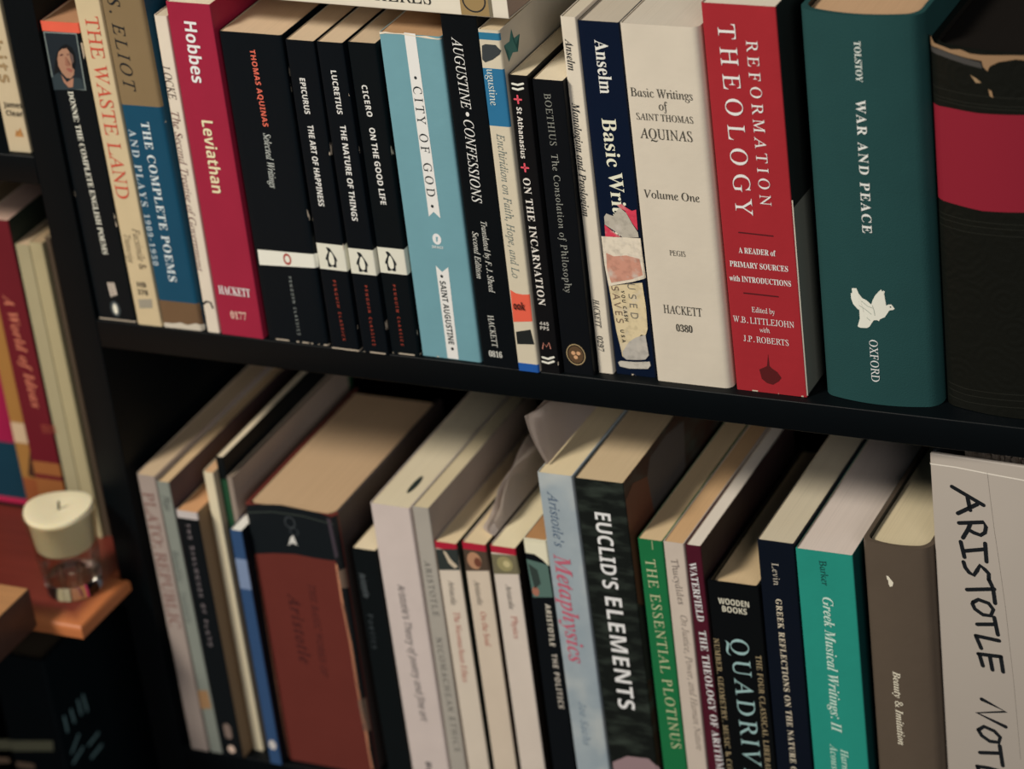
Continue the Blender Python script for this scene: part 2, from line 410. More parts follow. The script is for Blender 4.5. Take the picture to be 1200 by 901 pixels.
# ------------------------------------------------------------------ the books, one row per book
# at: front left foot of the spine (mm); turn, lean: degrees; size: spine width, depth, height (mm)
# marks: printing on the spine in (u, v) mm from that foot
BOOKS = [
dict(name='paperback_book', label='black paperback with orange top band and small portrait print on its spine', group='books on the upper black shelf', cover='060e13', pages='a8764c', at=(-288.5, 2.3, 0.0), turn=0.26, lean=0.0, size=(23.9, 130, 177.5), bands=[(171.9, 178.8, 'e2563c')], wear=0.6,
  marks=[
   ('poly', 'portrait_print', '6c7876', [(0.91, 171.58), (21.81, 171.91), (21.01, 139.15), (0.45, 138.68)], 0),
   ('poly', 'portrait_print', '152028', [(1.56, 170.9), (21.12, 171.14), (20.19, 139.83), (1.33, 139.48)], 1),
   ('poly', 'portrait_print', '26343a', [(0.49, 137.96), (0.54, 145.1), (5.52, 148.72), (8.45, 142.91), (12.1, 140.43), (15.1, 146.1), (19.21, 145.84), (20.28, 139.64)], 2),
   ('poly', 'portrait_print', '9c6e56', [(6.8, 147.72), (9.67, 142.99), (14.5, 146.06), (13.01, 140.49), (10.22, 140.02), (7.85, 142.87)], 3),
   ('poly', 'portrait_print', '0a1014', [(2.55, 147.42), (4.72, 154.66), (7.01, 159.7), (10.56, 163.72), (13.86, 165.29), (17.06, 163.6), (18.34, 159.9), (17.89, 155.0), (16.05, 150.53), (14.1, 152.57), (8.19, 149.99), (5.4, 148.17)], 3),
   ('poly', 'portrait_print', '987058', [(6.59, 156.42), (8.15, 160.32), (10.86, 162.39), (13.93, 162.86), (15.15, 160.78), (14.8, 158.05), (15.18, 154.82), (14.71, 152.61), (16.05, 150.53), (15.16, 147.74), (12.57, 145.38), (9.96, 145.75), (7.83, 148.33), (6.36, 152.05)], 4),
   ('poly', 'portrait_print', '5c4a44', [(15.27, 160.78), (17.02, 159.27), (16.8, 155.47), (15.24, 153.73), (15.18, 155.36), (14.92, 158.05)], 5),
   ('poly', 'portrait_print', '5a3a34', [(8.4, 158.71), (10.27, 159.64), (11.02, 158.99), (9.97, 158.27), (8.62, 158.07)], 5),
   ('poly', 'portrait_print', '5a3a34', [(13.2, 159.46), (14.61, 159.93), (14.67, 159.12), (13.18, 158.81)], 5),
   ('poly', 'portrait_print', '8a5044', [(10.79, 150.99), (13.02, 151.68), (14.96, 150.45), (14.24, 149.04), (12.25, 149.45)], 5),
   ('poly', 'portrait_print', '8a5c48', [(11.67, 157.84), (12.57, 157.9), (13.25, 153.6), (14.52, 153.14), (12.27, 152.34), (10.9, 152.9)], 5),
   ('text', 'title_lettering', 'd9d2c2', 'DONNE: THE COMPLETE ENGLISH POEMS', 'b', 11.8, 89.5, -88.8, 96.88, 3.31),
   ('stroke', 'publisher_lettering', 'b8ac9e', 1.24, [[(10.72, 23.02), (11.32, 15.15)], [(12.41, 23.19), (13.12, 15.87)], [(14.11, 23.37), (14.65, 16.56)]], 0),
   ('oval', 'penguin_emblem', '3a4448', 12.2, 7.28, 3.15, 4.86, 0, 0.0),
   ('oval', 'penguin_emblem', 'd8d0c0', 12.2, 7.28, 1.49, 3.24, 1, 0.0),
  ]),
dict(name='paperback_book', label='tall cream paperback with red capital title and pencilled notes on spine', group='books on the upper black shelf', cover='c0ae88', pages='b09468', at=(-263.2, 0.9, 0.0), turn=0.15, lean=-0.26, size=(16.4, 140, 215.0), rl=2.6,
  marks=[
   ('text', 'title_lettering', 'b8402c', 'THE WASTE LAND', 'r', 8.62, 130.0, -91.1, 105.77, 8.12),
   ('text', 'subtitle_lettering', '4c4034', 'Facsimile &', 'i', 11.5, 47.16, -90.4, 24.83, 4.42),
   ('text', 'subtitle_lettering', '4c4034', 'Transcript', 'i', 4.88, 46.82, -92.7, 17.19, 3.94),
   ('text', 'shelf_mark', '3c362e', 'HB', 'sb', 8.4, 25.31, 0, 5.63, 3.18),
   ('text', 'shelf_mark', '3c362e', '378', 'sb', 8.26, 20.58, 0, 6.75, 3.18),
   ('poly', 'shelf_mark', '8c8676', [(4.24, 15.7), (13.26, 16.88), (12.68, 11.29), (4.21, 10.15)], 0),
  ]),
dict(name='paperback_book', label='thick paperback with olive top half, dark teal lower half and frayed foot', group='books on the upper black shelf', cover='7c6848', pages='b09468', at=(-246.2, 1.0, 0.0), turn=0.12, lean=-0.21, size=(25.5, 140, 214.0), bands=[(15.5, 133.2, '0a4560'), (2.6, 16.8, '6a5138'), (-4.3, 2.6, 'c9c0ae')], wear=0.25, side='0a3c54', rl=2.2, rr=2.2,
  marks=[
   ('text', 'author_lettering', '141a20', 'T. S. ELIOT', 'i', 8.06, 175.59, -90.1, 68.48, 7.03),
   ('text', 'title_lettering', 'c3cfd2', 'THE COMPLETE POEMS', 'b', 12.89, 76.68, -90.7, 94.8, 4.88),
   ('text', 'title_lettering', 'a9b8bf', 'AND PLAYS', 'b', 3.91, 96.34, -91.5, 45.27, 4.33),
   ('text', 'title_lettering', 'a9b8bf', '1909-1950', 'b', 3.34, 53.7, -90.5, 30.87, 3.31),
   ('poly', 'frayed_foot', 'b8b0a0', [(2.21, 3.07), (7.13, 3.07), (12.25, 4.14), (16.38, 3.0), (22.13, 4.67), (26.24, 3.53), (25.9, 0.34), (21.3, 0.37), (16.1, -1.25), (10.29, -0.29), (4.71, -0.9), (1.12, 0.3)], 2),
  ]),
dict(name='paperback_book', label='thin white paperback with torn foot, between teal book and crimson book', group='books on the upper black shelf', cover='cfc4b2', pages='c4b698', at=(-218.3, 1.3, 0.0), turn=0.05, lean=0.64, size=(8.1, 130, 185.4), rl=1.6,
  marks=[
   ('text', 'author_lettering', '3a2622', 'LOCKE', 'i', 2.98, 147.94, -86.5, 19.31, 4.69),
   ('text', 'title_lettering', '5c2a2a', 'The Second Treatise of Government', 'i', 2.91, 84.42, -90.6, 94.09, 4.26),
   ('stroke', 'torn_edge', '1a1c1c', 1.22, [[(0.47, 16.87), (2.99, 19.0), (5.59, 18.52), (6.4, 15.49)], [(-1.47, 11.92), (0.17, 8.97), (-1.14, 4.6)]], 0),
  ]),
dict(name='paperback_book', label='crimson paperback with white and peach titles, the only bright crimson spine', group='books on the upper black shelf', cover='961a38', pages='c8bca4', at=(-208.6, 0.6, 0.0), turn=-0.12, lean=0.56, size=(26.4, 140, 193.8),
  marks=[
   ('text', 'author_lettering', 'ece4d4', 'Hobbes', 'sb', 12.48, 166.42, -91.7, 34.41, 7.3),
   ('text', 'title_lettering', 'e8c8a0', 'Leviathan', 'sb', 13.12, 107.01, -90.8, 42.02, 6.79),
   ('text', 'publisher_lettering', 'f0e0d0', 'HACKETT', 'b', 12.8, 27.53, 0, 19.56, 4.91),
   ('text', 'publisher_lettering', 'e0b0a0', '0177', 'b', 12.95, 12.75, 0, 9.8, 4.31),
  ]),
dict(name='paperback_book', label='thick black paperback with orange author name and thin white band', group='books on the upper black shelf', cover='060e14', pages='c4a884', at=(-179.2, 1.1, 0.0), turn=0.26, lean=0.47, size=(36.5, 130, 179.0), wear=0.35, rr=1.6,
  marks=[
   ('poly', 'white_band', 'e2d4c4', [(1.93, 54.13), (37.68, 54.89), (37.2, 46.77), (1.71, 44.96)], 0),
   ('oval', 'orange_emblem', '9c3226', 19.45, 50.17, 2.41, 3.43, 1, 0.94),
   ('text', 'author_lettering', 'e2604a', 'THOMAS AQUINAS', 'sb', 18.68, 148.57, -88.7, 42.93, 3.07),
   ('text', 'title_lettering', 'b9bfba', 'Selected Writings', 'i', 18.48, 107.5, -91.9, 31.45, 4.09),
   ('text', 'publisher_lettering', '98a09c', 'PENGUIN CLASSICS', 's', 19.42, 22.26, -89.7, 34.97, 1.6),
  ]),
dict(name='paperback_book', label='slim black paperback, first of the three with white penguin squares', group='books on the upper black shelf', cover='060d13', pages='c4ac8a', at=(-139.6, -0.8, 0.0), turn=-0.04, lean=0.47, size=(16.7, 112, 177.9), bands=[(47.7, 62.9, 'dcd0c0')], wear=0.5,
  marks=[
   ('text', 'author_lettering', 'dcd8cc', 'EPICURUS', 'sb', 6.91, 147.2, -89.7, 19.93, 3.11),
   ('text', 'title_lettering', 'dcd8cc', 'THE ART OF HAPPINESS', 'sb', 7.3, 107.96, -90.5, 46.19, 3.33),
   ('poly', 'penguin_emblem', '141c20', [(5.85, 60.94), (7.47, 60.82), (8.39, 60.01), (8.85, 58.98), (9.54, 57.71), (10.93, 55.4), (11.5, 53.79), (11.27, 52.86), (10.7, 53.56), (10.47, 51.71), (10.01, 50.33), (10.7, 49.75), (10.47, 49.4), (8.85, 49.4), (8.74, 49.86), (8.16, 50.21), (7.47, 49.86), (7.24, 49.4), (5.62, 49.4), (5.85, 49.86), (6.66, 50.33), (5.85, 51.94), (5.39, 53.79), (4.82, 53.09), (4.7, 54.25), (5.62, 56.32), (6.78, 58.28), (7.01, 59.78), (6.31, 60.36)], 1),
   ('poly', 'penguin_emblem', 'd8d0c0', [(7.81, 58.4), (8.74, 58.17), (9.54, 56.09), (9.89, 53.56), (9.54, 51.25), (8.51, 50.56), (7.47, 50.79), (6.66, 52.17), (6.55, 54.48), (7.24, 57.02)], 2),
   ('text', 'publisher_lettering', 'b8452f', 'PENGUIN CLASSICS', 's', 8.28, 23.74, -88.7, 35.64, 1.6),
  ]),
dict(name='paperback_book', label='slim black paperback, middle one of the three with white penguin squares', group='books on the upper black shelf', cover='060d13', pages='c4ac8a', at=(-120.6, -0.7, 0.0), turn=0.03, lean=0.14, size=(15.2, 112, 178.0), bands=[(47.0, 61.8, 'dcd0c0')], wear=0.4,
  marks=[
   ('text', 'author_lettering', 'dcd8cc', 'LUCRETIUS', 'sb', 7.77, 150.66, -89.6, 24.02, 3.11),
   ('text', 'title_lettering', 'dcd8cc', 'THE NATURE OF THINGS', 'sb', 7.82, 105.34, -91.2, 54.34, 3.33),
   ('poly', 'penguin_emblem', '141c20', [(5.31, 59.95), (6.92, 59.83), (7.84, 59.02), (8.3, 57.99), (8.99, 56.72), (10.37, 54.42), (10.95, 52.81), (10.72, 51.89), (10.14, 52.58), (9.91, 50.74), (9.45, 49.36), (10.14, 48.78), (9.91, 48.43), (8.3, 48.43), (8.19, 48.89), (7.61, 49.24), (6.92, 48.89), (6.69, 48.43), (5.08, 48.43), (5.31, 48.89), (6.11, 49.36), (5.31, 50.97), (4.85, 52.81), (4.27, 52.12), (4.16, 53.27), (5.08, 55.34), (6.23, 57.3), (6.46, 58.79), (5.77, 59.37)], 1),
   ('poly', 'penguin_emblem', 'd8d0c0', [(7.26, 57.41), (8.19, 57.18), (8.99, 55.11), (9.34, 52.58), (8.99, 50.28), (7.96, 49.59), (6.92, 49.82), (6.11, 51.2), (6.0, 53.5), (6.69, 56.03)], 2),
   ('text', 'publisher_lettering', 'b8452f', 'PENGUIN CLASSICS', 's', 7.68, 22.62, -90.4, 35.61, 1.57),
  ]),
dict(name='paperback_book', label='slim black paperback with white penguin square, touching the light blue book', group='books on the upper black shelf', cover='070e12', pages='bca482', at=(-104.4, 1.4, 0.0), turn=0.21, lean=0.32, size=(16.0, 112, 178.0), bands=[(48.0, 62.9, 'dcd0c0')], wear=0.4,
  marks=[
   ('text', 'author_lettering', 'dcd8cc', 'CICERO', 'sb', 6.8, 146.2, -87.1, 17.39, 3.11),
   ('text', 'title_lettering', 'dcd8cc', 'ON THE GOOD LIFE', 'sb', 7.62, 109.71, -89.2, 43.28, 3.26),
   ('poly', 'penguin_emblem', '141c20', [(4.94, 60.89), (6.52, 60.77), (7.43, 59.98), (7.88, 58.97), (8.56, 57.72), (9.91, 55.47), (10.47, 53.88), (10.25, 52.98), (9.68, 53.66), (9.46, 51.85), (9.01, 50.5), (9.68, 49.93), (9.46, 49.59), (7.88, 49.59), (7.76, 50.05), (7.2, 50.38), (6.52, 50.05), (6.3, 49.59), (4.72, 49.59), (4.94, 50.05), (5.73, 50.5), (4.94, 52.08), (4.49, 53.88), (3.93, 53.21), (3.81, 54.34), (4.72, 56.37), (5.84, 58.29), (6.07, 59.76), (5.39, 60.32)], 1),
   ('poly', 'penguin_emblem', 'd8d0c0', [(6.86, 58.4), (7.76, 58.18), (8.56, 56.14), (8.89, 53.66), (8.56, 51.4), (7.54, 50.72), (6.52, 50.95), (5.73, 52.3), (5.62, 54.56), (6.3, 57.05)], 2),
   ('text', 'publisher_lettering', 'b8452f', 'PENGUIN CLASSICS', 's', 7.23, 23.52, -90.1, 35.99, 1.57),
  ]),
dict(name='paperback_book', label='light blue paperback with white ribbon stripe running down its spine', group='books on the upper black shelf', cover='6496a2', pages='ae8658', at=(-86.5, 2.4, 0.0), turn=-0.21, lean=0.51, size=(34.6, 135, 183.7), wear=0.15, rr=1.6,
  marks=[
   ('poly', 'torn_edge', 'cfc4b0', [(-0.14, 183.89), (3.79, 184.41), (8.54, 183.99), (15.3, 184.26), (20.9, 183.31), (26.68, 183.74), (32.26, 182.8), (34.65, 182.98), (34.56, 182.29), (28.87, 182.31), (21.81, 182.92), (12.33, 183.58), (3.65, 183.39), (-0.07, 182.66)], 2),
   ('poly', 'white_ribbon', 'e6ddcc', [(14.3, 184.65), (20.58, 184.43), (21.35, 82.71), (17.86, 85.99), (14.76, 82.99)], 0),
   ('poly', 'white_ribbon', 'e6ddcc', [(14.99, 54.79), (18.27, 51.45), (22.14, 54.61), (21.38, 0.02), (14.88, 0.2)], 0),
   ('text', 'title_lettering', '1c2426', 'CITY OF GOD', 'r', 17.73, 125.26, -89.9, 61.15, 4.68),
   ('oval', 'title_lettering', '1c2426', 17.48, 160.47, 0.79, 0.89, 1, 0.0),
   ('oval', 'title_lettering', '1c2426', 17.53, 89.11, 0.8, 0.91, 1, 0.0),
   ('oval', 'title_lettering', '1c2426', 17.69, 48.9, 0.81, 0.91, 1, 0.0),
   ('oval', 'title_lettering', '1c2426', 18.42, 6.26, 0.82, 0.93, 1, 0.0),
   ('text', 'author_lettering', '242c2e', 'SAINT AUGUSTINE', 'sb', 18.05, 27.62, -89.3, 37.15, 3.34),
   ('oval', 'publisher_emblem', 'dfe0d6', 17.67, 70.36, 2.51, 3.18, 0, 0.0),
   ('poly', 'publisher_emblem', '6f9aa4', [(17.22, 71.78), (18.43, 71.66), (17.83, 68.9), (17.08, 68.82)], 1),
   ('text', 'publisher_lettering', 'c8d2d0', 'IMAGE', 'sb', 17.57, 65.78, 0, 6.55, 1.48),
  ]),
dict(name='paperback_book', label='black paperback with white italic title, under the end of the lying white book', group='books on the upper black shelf', cover='070c10', pages='c4b090', at=(-49.5, -0.1, 0.0), turn=-0.28, lean=0.46, size=(20.0, 135, 197.5),
  marks=[
   ('text', 'author_lettering', 'dcd8cc', 'AUGUSTINE', 'i', 8.27, 166.06, -88.8, 38.48, 5.3),
   ('oval', 'title_lettering', 'dcd8cc', 8.76, 143.82, 0.96, 1.2, 0, 0.0),
   ('text', 'title_lettering', 'dcd8cc', 'CONFESSIONS', 'i', 8.5, 117.85, -90.9, 45.91, 5.42),
   ('text', 'subtitle_lettering', 'c8c8c0', 'Translated by F. J. Sheed', 'i', 10.44, 64.31, -90.1, 40.51, 3.27),
   ('text', 'subtitle_lettering', 'c8c8c0', 'Second Edition', 'i', 4.52, 64.69, -91.4, 26.96, 3.27),
   ('text', 'publisher_lettering', 'c8c8c0', 'HACKETT', 'r', 7.98, 21.1, -88.5, 18.49, 3.27),
   ('text', 'publisher_lettering', 'c8c8c0', '0816', 'b', 7.94, 7.54, 0, 7.55, 3.41),
  ]),
dict(name='paperback_book', label='narrow white paperback with blue bands and leftover orange sticker', group='books on the upper black shelf', cover='c6bca4', pages='c8b48c', at=(-28.7, -1.2, 0.0), turn=-0.1, lean=0.41, size=(11.7, 130, 190.7), bands=[(185.4, 189.2, '1f6f92'), (139.1, 170.2, '1d6a94'), (-2.9, 4.7, '1652a0')], side_marks=[('poly', 'star_print', '2f6a68', [(12.86, 186.55), (13.43, 180.88), (21.39, 180.32), (15.89, 176.68), (17.35, 172.42), (11.74, 174.31), (6.49, 171.5), (7.86, 176.84), (3.06, 181.56), (9.47, 181.16)], 0)], rr=1.2, side='b0a898',
  marks=[
   ('poly', 'sticker_remains', '343a3c', [(1.3, 182.06), (3.3, 183.11), (8.88, 183.07), (11.54, 180.11), (10.61, 178.23), (6.52, 175.2), (2.08, 173.27), (0.63, 174.75)], 1),
   ('text', 'author_lettering', 'c4ccc2', 'ugustine', 'r', 4.46, 160.2, -90.2, 19.71, 4.25),
   ('text', 'title_lettering', '5c6a68', 'Enchiridion on Faith, Hope, and Lo', 'i', 5.26, 94.82, -90.5, 80.69, 4.09),
   ('poly', 'orange_sticker', 'd8543a', [(0.77, 47.15), (3.82, 45.53), (7.66, 45.23), (11.47, 45.67), (11.23, 30.11), (0.37, 28.56)], 0),
   ('text', 'orange_sticker', '3a1c18', 'ook', 'sb', 4.94, 38.52, 0, 6.4, 4.45),
   ('poly', 'black_smudge', '1c2020', [(1.17, 22.93), (9.7, 25.21), (9.7, 20.98), (10.9, 16.64), (1.05, 15.67), (2.06, 18.05), (1.31, 19.96)], 0),
  ]),
dict(name='paperback_book', label='narrow black paperback with two small red crosses on the spine', group='books on the upper black shelf', cover='0f0f11', pages='d0bf9c', at=(-16.0, 0.1, 0.0), turn=-0.03, lean=0.63, size=(10.2, 120, 166.9),
  marks=[
   ('stroke', 'white_bar', 'd6d0c4', 1.13, [[(1.63, 162.26), (4.58, 161.82), (7.48, 162.74)]], 0),
   ('stroke', 'white_bar', 'd6d0c4', 1.13, [[(1.6, 159.74), (4.3, 159.28), (7.19, 160.21)]], 0),
   ('stroke', 'red_cross', 'd8485a', 0.95, [[(1.83, 153.98), (5.55, 153.94)], [(3.65, 156.02), (3.74, 151.9)]], 0),
   ('stroke', 'red_cross', 'd8485a', 0.97, [[(1.51, 116.79), (5.28, 116.78)], [(3.35, 118.9), (3.44, 114.68)]], 0),
   ('text', 'author_lettering', 'd4ccc4', 'St Athanasius', 'sb', 3.64, 135.89, -91.2, 27.92, 2.83),
   ('text', 'title_lettering', 'd4ccc4', 'ON THE INCARNATION', 'b', 4.03, 75.32, -89.3, 71.69, 3.86),
   ('text', 'publisher_lettering', 'b8b4ac', '445', 'sb', 4.53, 28.87, 0, 5.18, 2.01),
   ('text', 'publisher_lettering', 'b8b4ac', 'PPS', 'sb', 4.47, 26.13, 0, 4.94, 2.01),
   ('stroke', 'publisher_emblem', 'b07060', 0.59, [[(1.93, 13.86), (2.81, 17.46), (4.25, 15.15), (6.0, 17.87), (6.6, 14.45)]], 0),
   ('stroke', 'white_bar', 'd6d0c4', 1.19, [[(1.38, 8.77), (4.47, 8.17), (7.77, 9.6)]], 0),
   ('stroke', 'white_bar', 'd6d0c4', 1.18, [[(1.1, 6.23), (4.19, 5.62), (7.5, 7.06)]], 0),
  ]),
dict(name='paperback_book', label='short black paperback with grey title and round gold seal at foot', group='books on the upper black shelf', cover='0b0e12', pages='d0c2a4', at=(-4.2, 2.0, 0.0), turn=0.44, lean=0.55, size=(16.7, 115, 164.6),
  marks=[
   ('text', 'author_lettering', '7e8078', 'BOETHIUS', 'r', 7.85, 143.44, -89.1, 28.05, 3.54),
   ('text', 'title_lettering', '8a8c84', 'The Consolation of Philosophy', 'r', 7.8, 86.1, -90.3, 77.32, 3.54),
   ('oval', 'gold_seal', 'a08a60', 7.89, 11.43, 5.31, 6.16, 0, 0.48),
   ('oval', 'gold_seal', '55402a', 7.89, 11.43, 4.25, 5.02, 0, 0.0),
   ('oval', 'gold_seal', 'c49468', 6.53, 12.26, 1.18, 1.12, 1, 0.0),
   ('oval', 'gold_seal', 'c49468', 9.42, 12.36, 1.16, 1.09, 1, 0.0),
   ('oval', 'gold_seal', 'c49468', 7.73, 9.91, 1.16, 1.09, 1, 0.0),
  ]),
dict(name='paperback_book', label='thin white paperback with black italic title, left of the navy book', group='books on the upper black shelf', cover='cfc5b2', pages='c4b8a0', at=(13.6, 6.2, 0.0), turn=0.0, lean=0.27, size=(8.2, 138, 197.1),
  marks=[
   ('text', 'author_lettering', '22262a', 'Anselm', 'bi', 3.34, 177.19, -90.0, 16.64, 3.79),
   ('text', 'title_lettering', '22262a', 'Monologion and Proslogion', 'bi', 2.88, 120.58, -90.8, 62.07, 3.68),
   ('text', 'publisher_lettering', '22262a', 'HACKETT', 'bi', 2.78, 34.72, -90.1, 16.21, 3.14),
   ('text', 'publisher_lettering', '22262a', '0297', 'bi', 2.74, 17.21, -89.8, 8.93, 2.9),
  ]),
dict(name='paperback_book', label='navy paperback with cream title and torn used sticker on the spine', group='books on the upper black shelf', cover='07142a', pages='b8ac98', at=(23.0, 7.4, 0.0), turn=0.0, lean=-0.01, size=(21.9, 138, 195.1), wear=0.15,
  marks=[
   ('text', 'author_lettering', 'e2dcc8', 'Anselm', 'b', 11.64, 171.43, -89.8, 28.32, 6.91),
   ('text', 'title_lettering', 'e6e0b8', 'Basic Writings', 'b', 11.66, 108.29, -89.2, 71.47, 7.55),
   ('poly', 'torn_sticker', 'c8304a', [(10.53, 97.08), (13.39, 97.81), (15.97, 95.93), (18.6, 94.53), (21.01, 95.46), (20.74, 83.87), (18.33, 87.42), (15.65, 92.84)], 6),
   ('poly', 'torn_sticker', 'c8304a', [(2.77, 85.48), (7.49, 81.65), (10.98, 79.37), (2.51, 78.78)], 7),
   ('poly', 'torn_sticker', 'a9a294', [(3.0, 89.77), (4.38, 91.79), (7.99, 90.71), (11.79, 95.78), (14.86, 94.18), (18.28, 86.95), (20.65, 82.91), (20.82, 80.08), (11.9, 79.22), (7.6, 82.61), (2.91, 85.49)], 6),
   ('poly', 'torn_sticker', 'cfc4b0', [(0.17, 78.8), (7.21, 79.0), (14.25, 79.45), (21.71, 79.69), (21.79, 66.83), (22.22, 57.28), (14.94, 54.59), (1.36, 50.75), (0.3, 62.74)], 8),
   ('poly', 'torn_sticker', 'bd8570', [(1.99, 69.64), (6.05, 68.13), (13.19, 69.32), (20.06, 68.09), (21.01, 59.08), (14.62, 56.01), (3.01, 52.86), (1.46, 60.44)], 9),
   ('poly', 'yellow_sticker', 'c9b890', [(1.36, 50.75), (20.09, 54.65), (20.78, 40.68), (20.49, 28.44), (18.89, 24.34), (16.56, 24.56), (13.39, 21.25), (4.65, 10.34), (4.49, 13.3), (2.87, 24.98)], 6),
   ('poly', 'torn_sticker', 'a8a39a', [(4.97, 13.36), (9.45, 19.81), (13.54, 22.75), (18.94, 24.84), (19.65, 13.09), (17.48, 10.36), (13.14, 9.6), (6.91, 9.11), (5.14, 10.4)], 8),
   ('poly', 'torn_sticker', 'b4aea2', [(1.92, 7.03), (3.45, 7.96), (11.57, 8.17), (19.75, 9.39), (20.0, 7.19), (18.36, 5.0), (7.8, 3.99), (2.62, 4.62)], 8),
   ('text', 'yellow_sticker', '6e6a60', 'USED', 's', 13.92, 43.56, -89.8, 19.93, 4.02),
   ('text', 'yellow_sticker', '6a5448', 'SAVES', 's', 5.13, 40.66, -87.6, 20.91, 3.87),
   ('text', 'yellow_sticker', '30302c', 'YOU CASH', 'sb', 9.0, 40.35, -88.3, 17.51, 1.93),
   ('text', 'yellow_sticker', '30302c', 'USA', 'sb', 6.3, 22.66, -86.8, 7.36, 1.93),
  ]),
dict(name='paperback_book', label='thick white paperback with black horizontal lettering and round-edged spine', group='books on the upper black shelf', cover='c8beac', pages='c2b8a6', at=(46.8, 4.9, 0.0), turn=-0.01, lean=-0.12, size=(40.9, 138, 196.2), rr=4, rl=1.5,
  marks=[
   ('text', 'title_lettering', '38362e', 'Basic Writings', 'rr', 18.33, 160.56, 0, 32.47, 4.59),
   ('text', 'title_lettering', '38362e', 'of', 'rr', 18.58, 154.06, 0, 4.51, 4.59),
   ('text', 'author_lettering', '38362e', 'SAINT THOMAS', 'r', 18.85, 147.76, 0, 29.77, 3.57),
   ('text', 'author_lettering', '38362e', 'AQUINAS', 'r', 18.64, 138.9, 0, 27.66, 5.47),
   ('text', 'subtitle_lettering', '38362e', 'Volume One', 'rr', 18.34, 106.01, 0, 29.61, 4.44),
   ('text', 'subtitle_lettering', '4a463e', 'PEGIS', 'r', 18.44, 74.38, 0, 8.49, 2.93),
   ('text', 'publisher_lettering', '38362e', 'HACKETT', 'r', 18.11, 42.31, 0, 20.82, 4.71),
   ('text', 'publisher_lettering', '38362e', '0380', 'b', 18.06, 32.13, 0, 8.79, 3.92),
  ]),
dict(name='paperback_book', label='red paperback with large cream serif title, touching the thick white paperback', group='books on the upper black shelf', cover='9c2029', pages='cfc4b0', at=(90.2, 5.4, 0.0), turn=-0.42, lean=-0.17, size=(37.8, 150, 209.0), side_marks=[('poly', 'grey_back_cover', '62665e', [(1, 1), (149, 1), (149, 104), (1, 104)], 0)], wear=0.2, side='1b201f',
  marks=[
   ('text', 'title_lettering', 'efe2cc', 'THEOLOGY', 'r', 12.46, 148.97, -89.5, 100.2, 8.82),
   ('text', 'title_lettering', 'efe2cc', 'REFORMATION', 'r', 24.44, 148.1, -89.9, 86.15, 5.73),
   ('stroke', 'rule_line', '4a1418', 0.72, [[(8.9, 88.98), (26.77, 88.68)]], 0),
   ('stroke', 'rule_line', '4a1418', 0.74, [[(8.7, 55.58), (26.76, 55.44)]], 0),
   ('text', 'subtitle_lettering', 'efdccc', 'A READER of', 'b', 17.73, 79.36, 0, 19.47, 3.07),
   ('text', 'subtitle_lettering', 'efdccc', 'PRIMARY SOURCES', 'b', 17.96, 71.43, 0, 30.72, 3.06),
   ('text', 'subtitle_lettering', 'efdccc', 'with INTRODUCTIONS', 'b', 17.97, 63.43, 0, 32.53, 3.06),
   ('text', 'author_lettering', 'efdccc', 'Edited by', 'r', 18.16, 46.85, 0, 12.03, 2.88),
   ('text', 'author_lettering', 'efdccc', 'W.B. LITTLEJOHN', 'r', 17.87, 40.61, 0, 32.47, 3.41),
   ('text', 'author_lettering', 'efdccc', 'with', 'r', 18.16, 35.86, 0, 5.55, 2.61),
   ('text', 'author_lettering', 'efdccc', 'J.P. ROBERTS', 'r', 18.37, 30.11, 0, 24.0, 3.33),
   ('poly', 'church_emblem', '501416', [(13.29, 13.05), (15.69, 14.31), (17.62, 15.51), (18.78, 22.44), (19.0, 15.68), (20.26, 14.38), (22.87, 12.75), (24.89, 9.59), (23.35, 7.45), (19.96, 5.08), (16.8, 5.67), (14.23, 7.8)], 0),
   ('stroke', 'white_fold', 'c8c0b0', 0.53, [[(38.09, 108.55), (37.98, 55.66), (37.87, 0.96)]], 0),
  ]),
dict(name='hardcover_book', label='large teal cloth hardcover with white dove emblem on spine', group='books on the upper black shelf', cover='1a4242', pages='bd9468', at=(135.4, 6.0, 0.0), turn=0.26, lean=0.28, size=(60.2, 150, 206.6), cloth=1, e=5, t=2.6, rl=5, rr=6,
  marks=[
   ('text', 'author_lettering', 'c9d4ca', 'TOLSTOY', 'b', 30.01, 183.68, -89.9, 20.68, 3.16),
   ('text', 'title_lettering', 'cfd8cc', 'WAR AND PEACE', 'b', 29.62, 129.34, -90.5, 69.7, 4.75),
   ('poly', 'dove_emblem', 'cfcfc2', [(18.67, 60.49), (19.48, 60.75), (19.31, 63.26), (20.11, 63.52), (20.69, 61.56), (21.12, 63.46), (21.86, 63.71), (22.81, 61.11), (24.56, 58.78), (27.02, 57.7), (29.11, 55.74), (29.87, 58.01), (31.28, 60.87), (33.29, 63.27), (34.62, 64.59), (35.02, 63.46), (35.84, 64.05), (36.37, 63.61), (35.85, 61.37), (36.43, 57.73), (36.48, 55.72), (37.62, 56.52), (39.19, 56.69), (40.07, 55.61), (40.79, 54.34), (39.82, 53.73), (38.08, 53.37), (37.05, 51.73), (35.68, 49.55), (33.08, 48.06), (32.55, 46.99), (31.48, 47.54), (29.89, 47.19), (28.68, 45.35), (27.46, 43.34), (26.15, 42.51), (22.65, 42.11), (21.25, 42.63), (22.62, 47.04), (24.25, 47.91), (26.17, 48.3), (27.69, 50.16), (25.07, 51.22), (21.97, 52.23), (19.59, 54.68), (18.67, 57.79)], 0),
   ('oval', 'dove_emblem', '1a3a38', 38.74, 55.3, 0.4, 0.45, 1, 0.0),
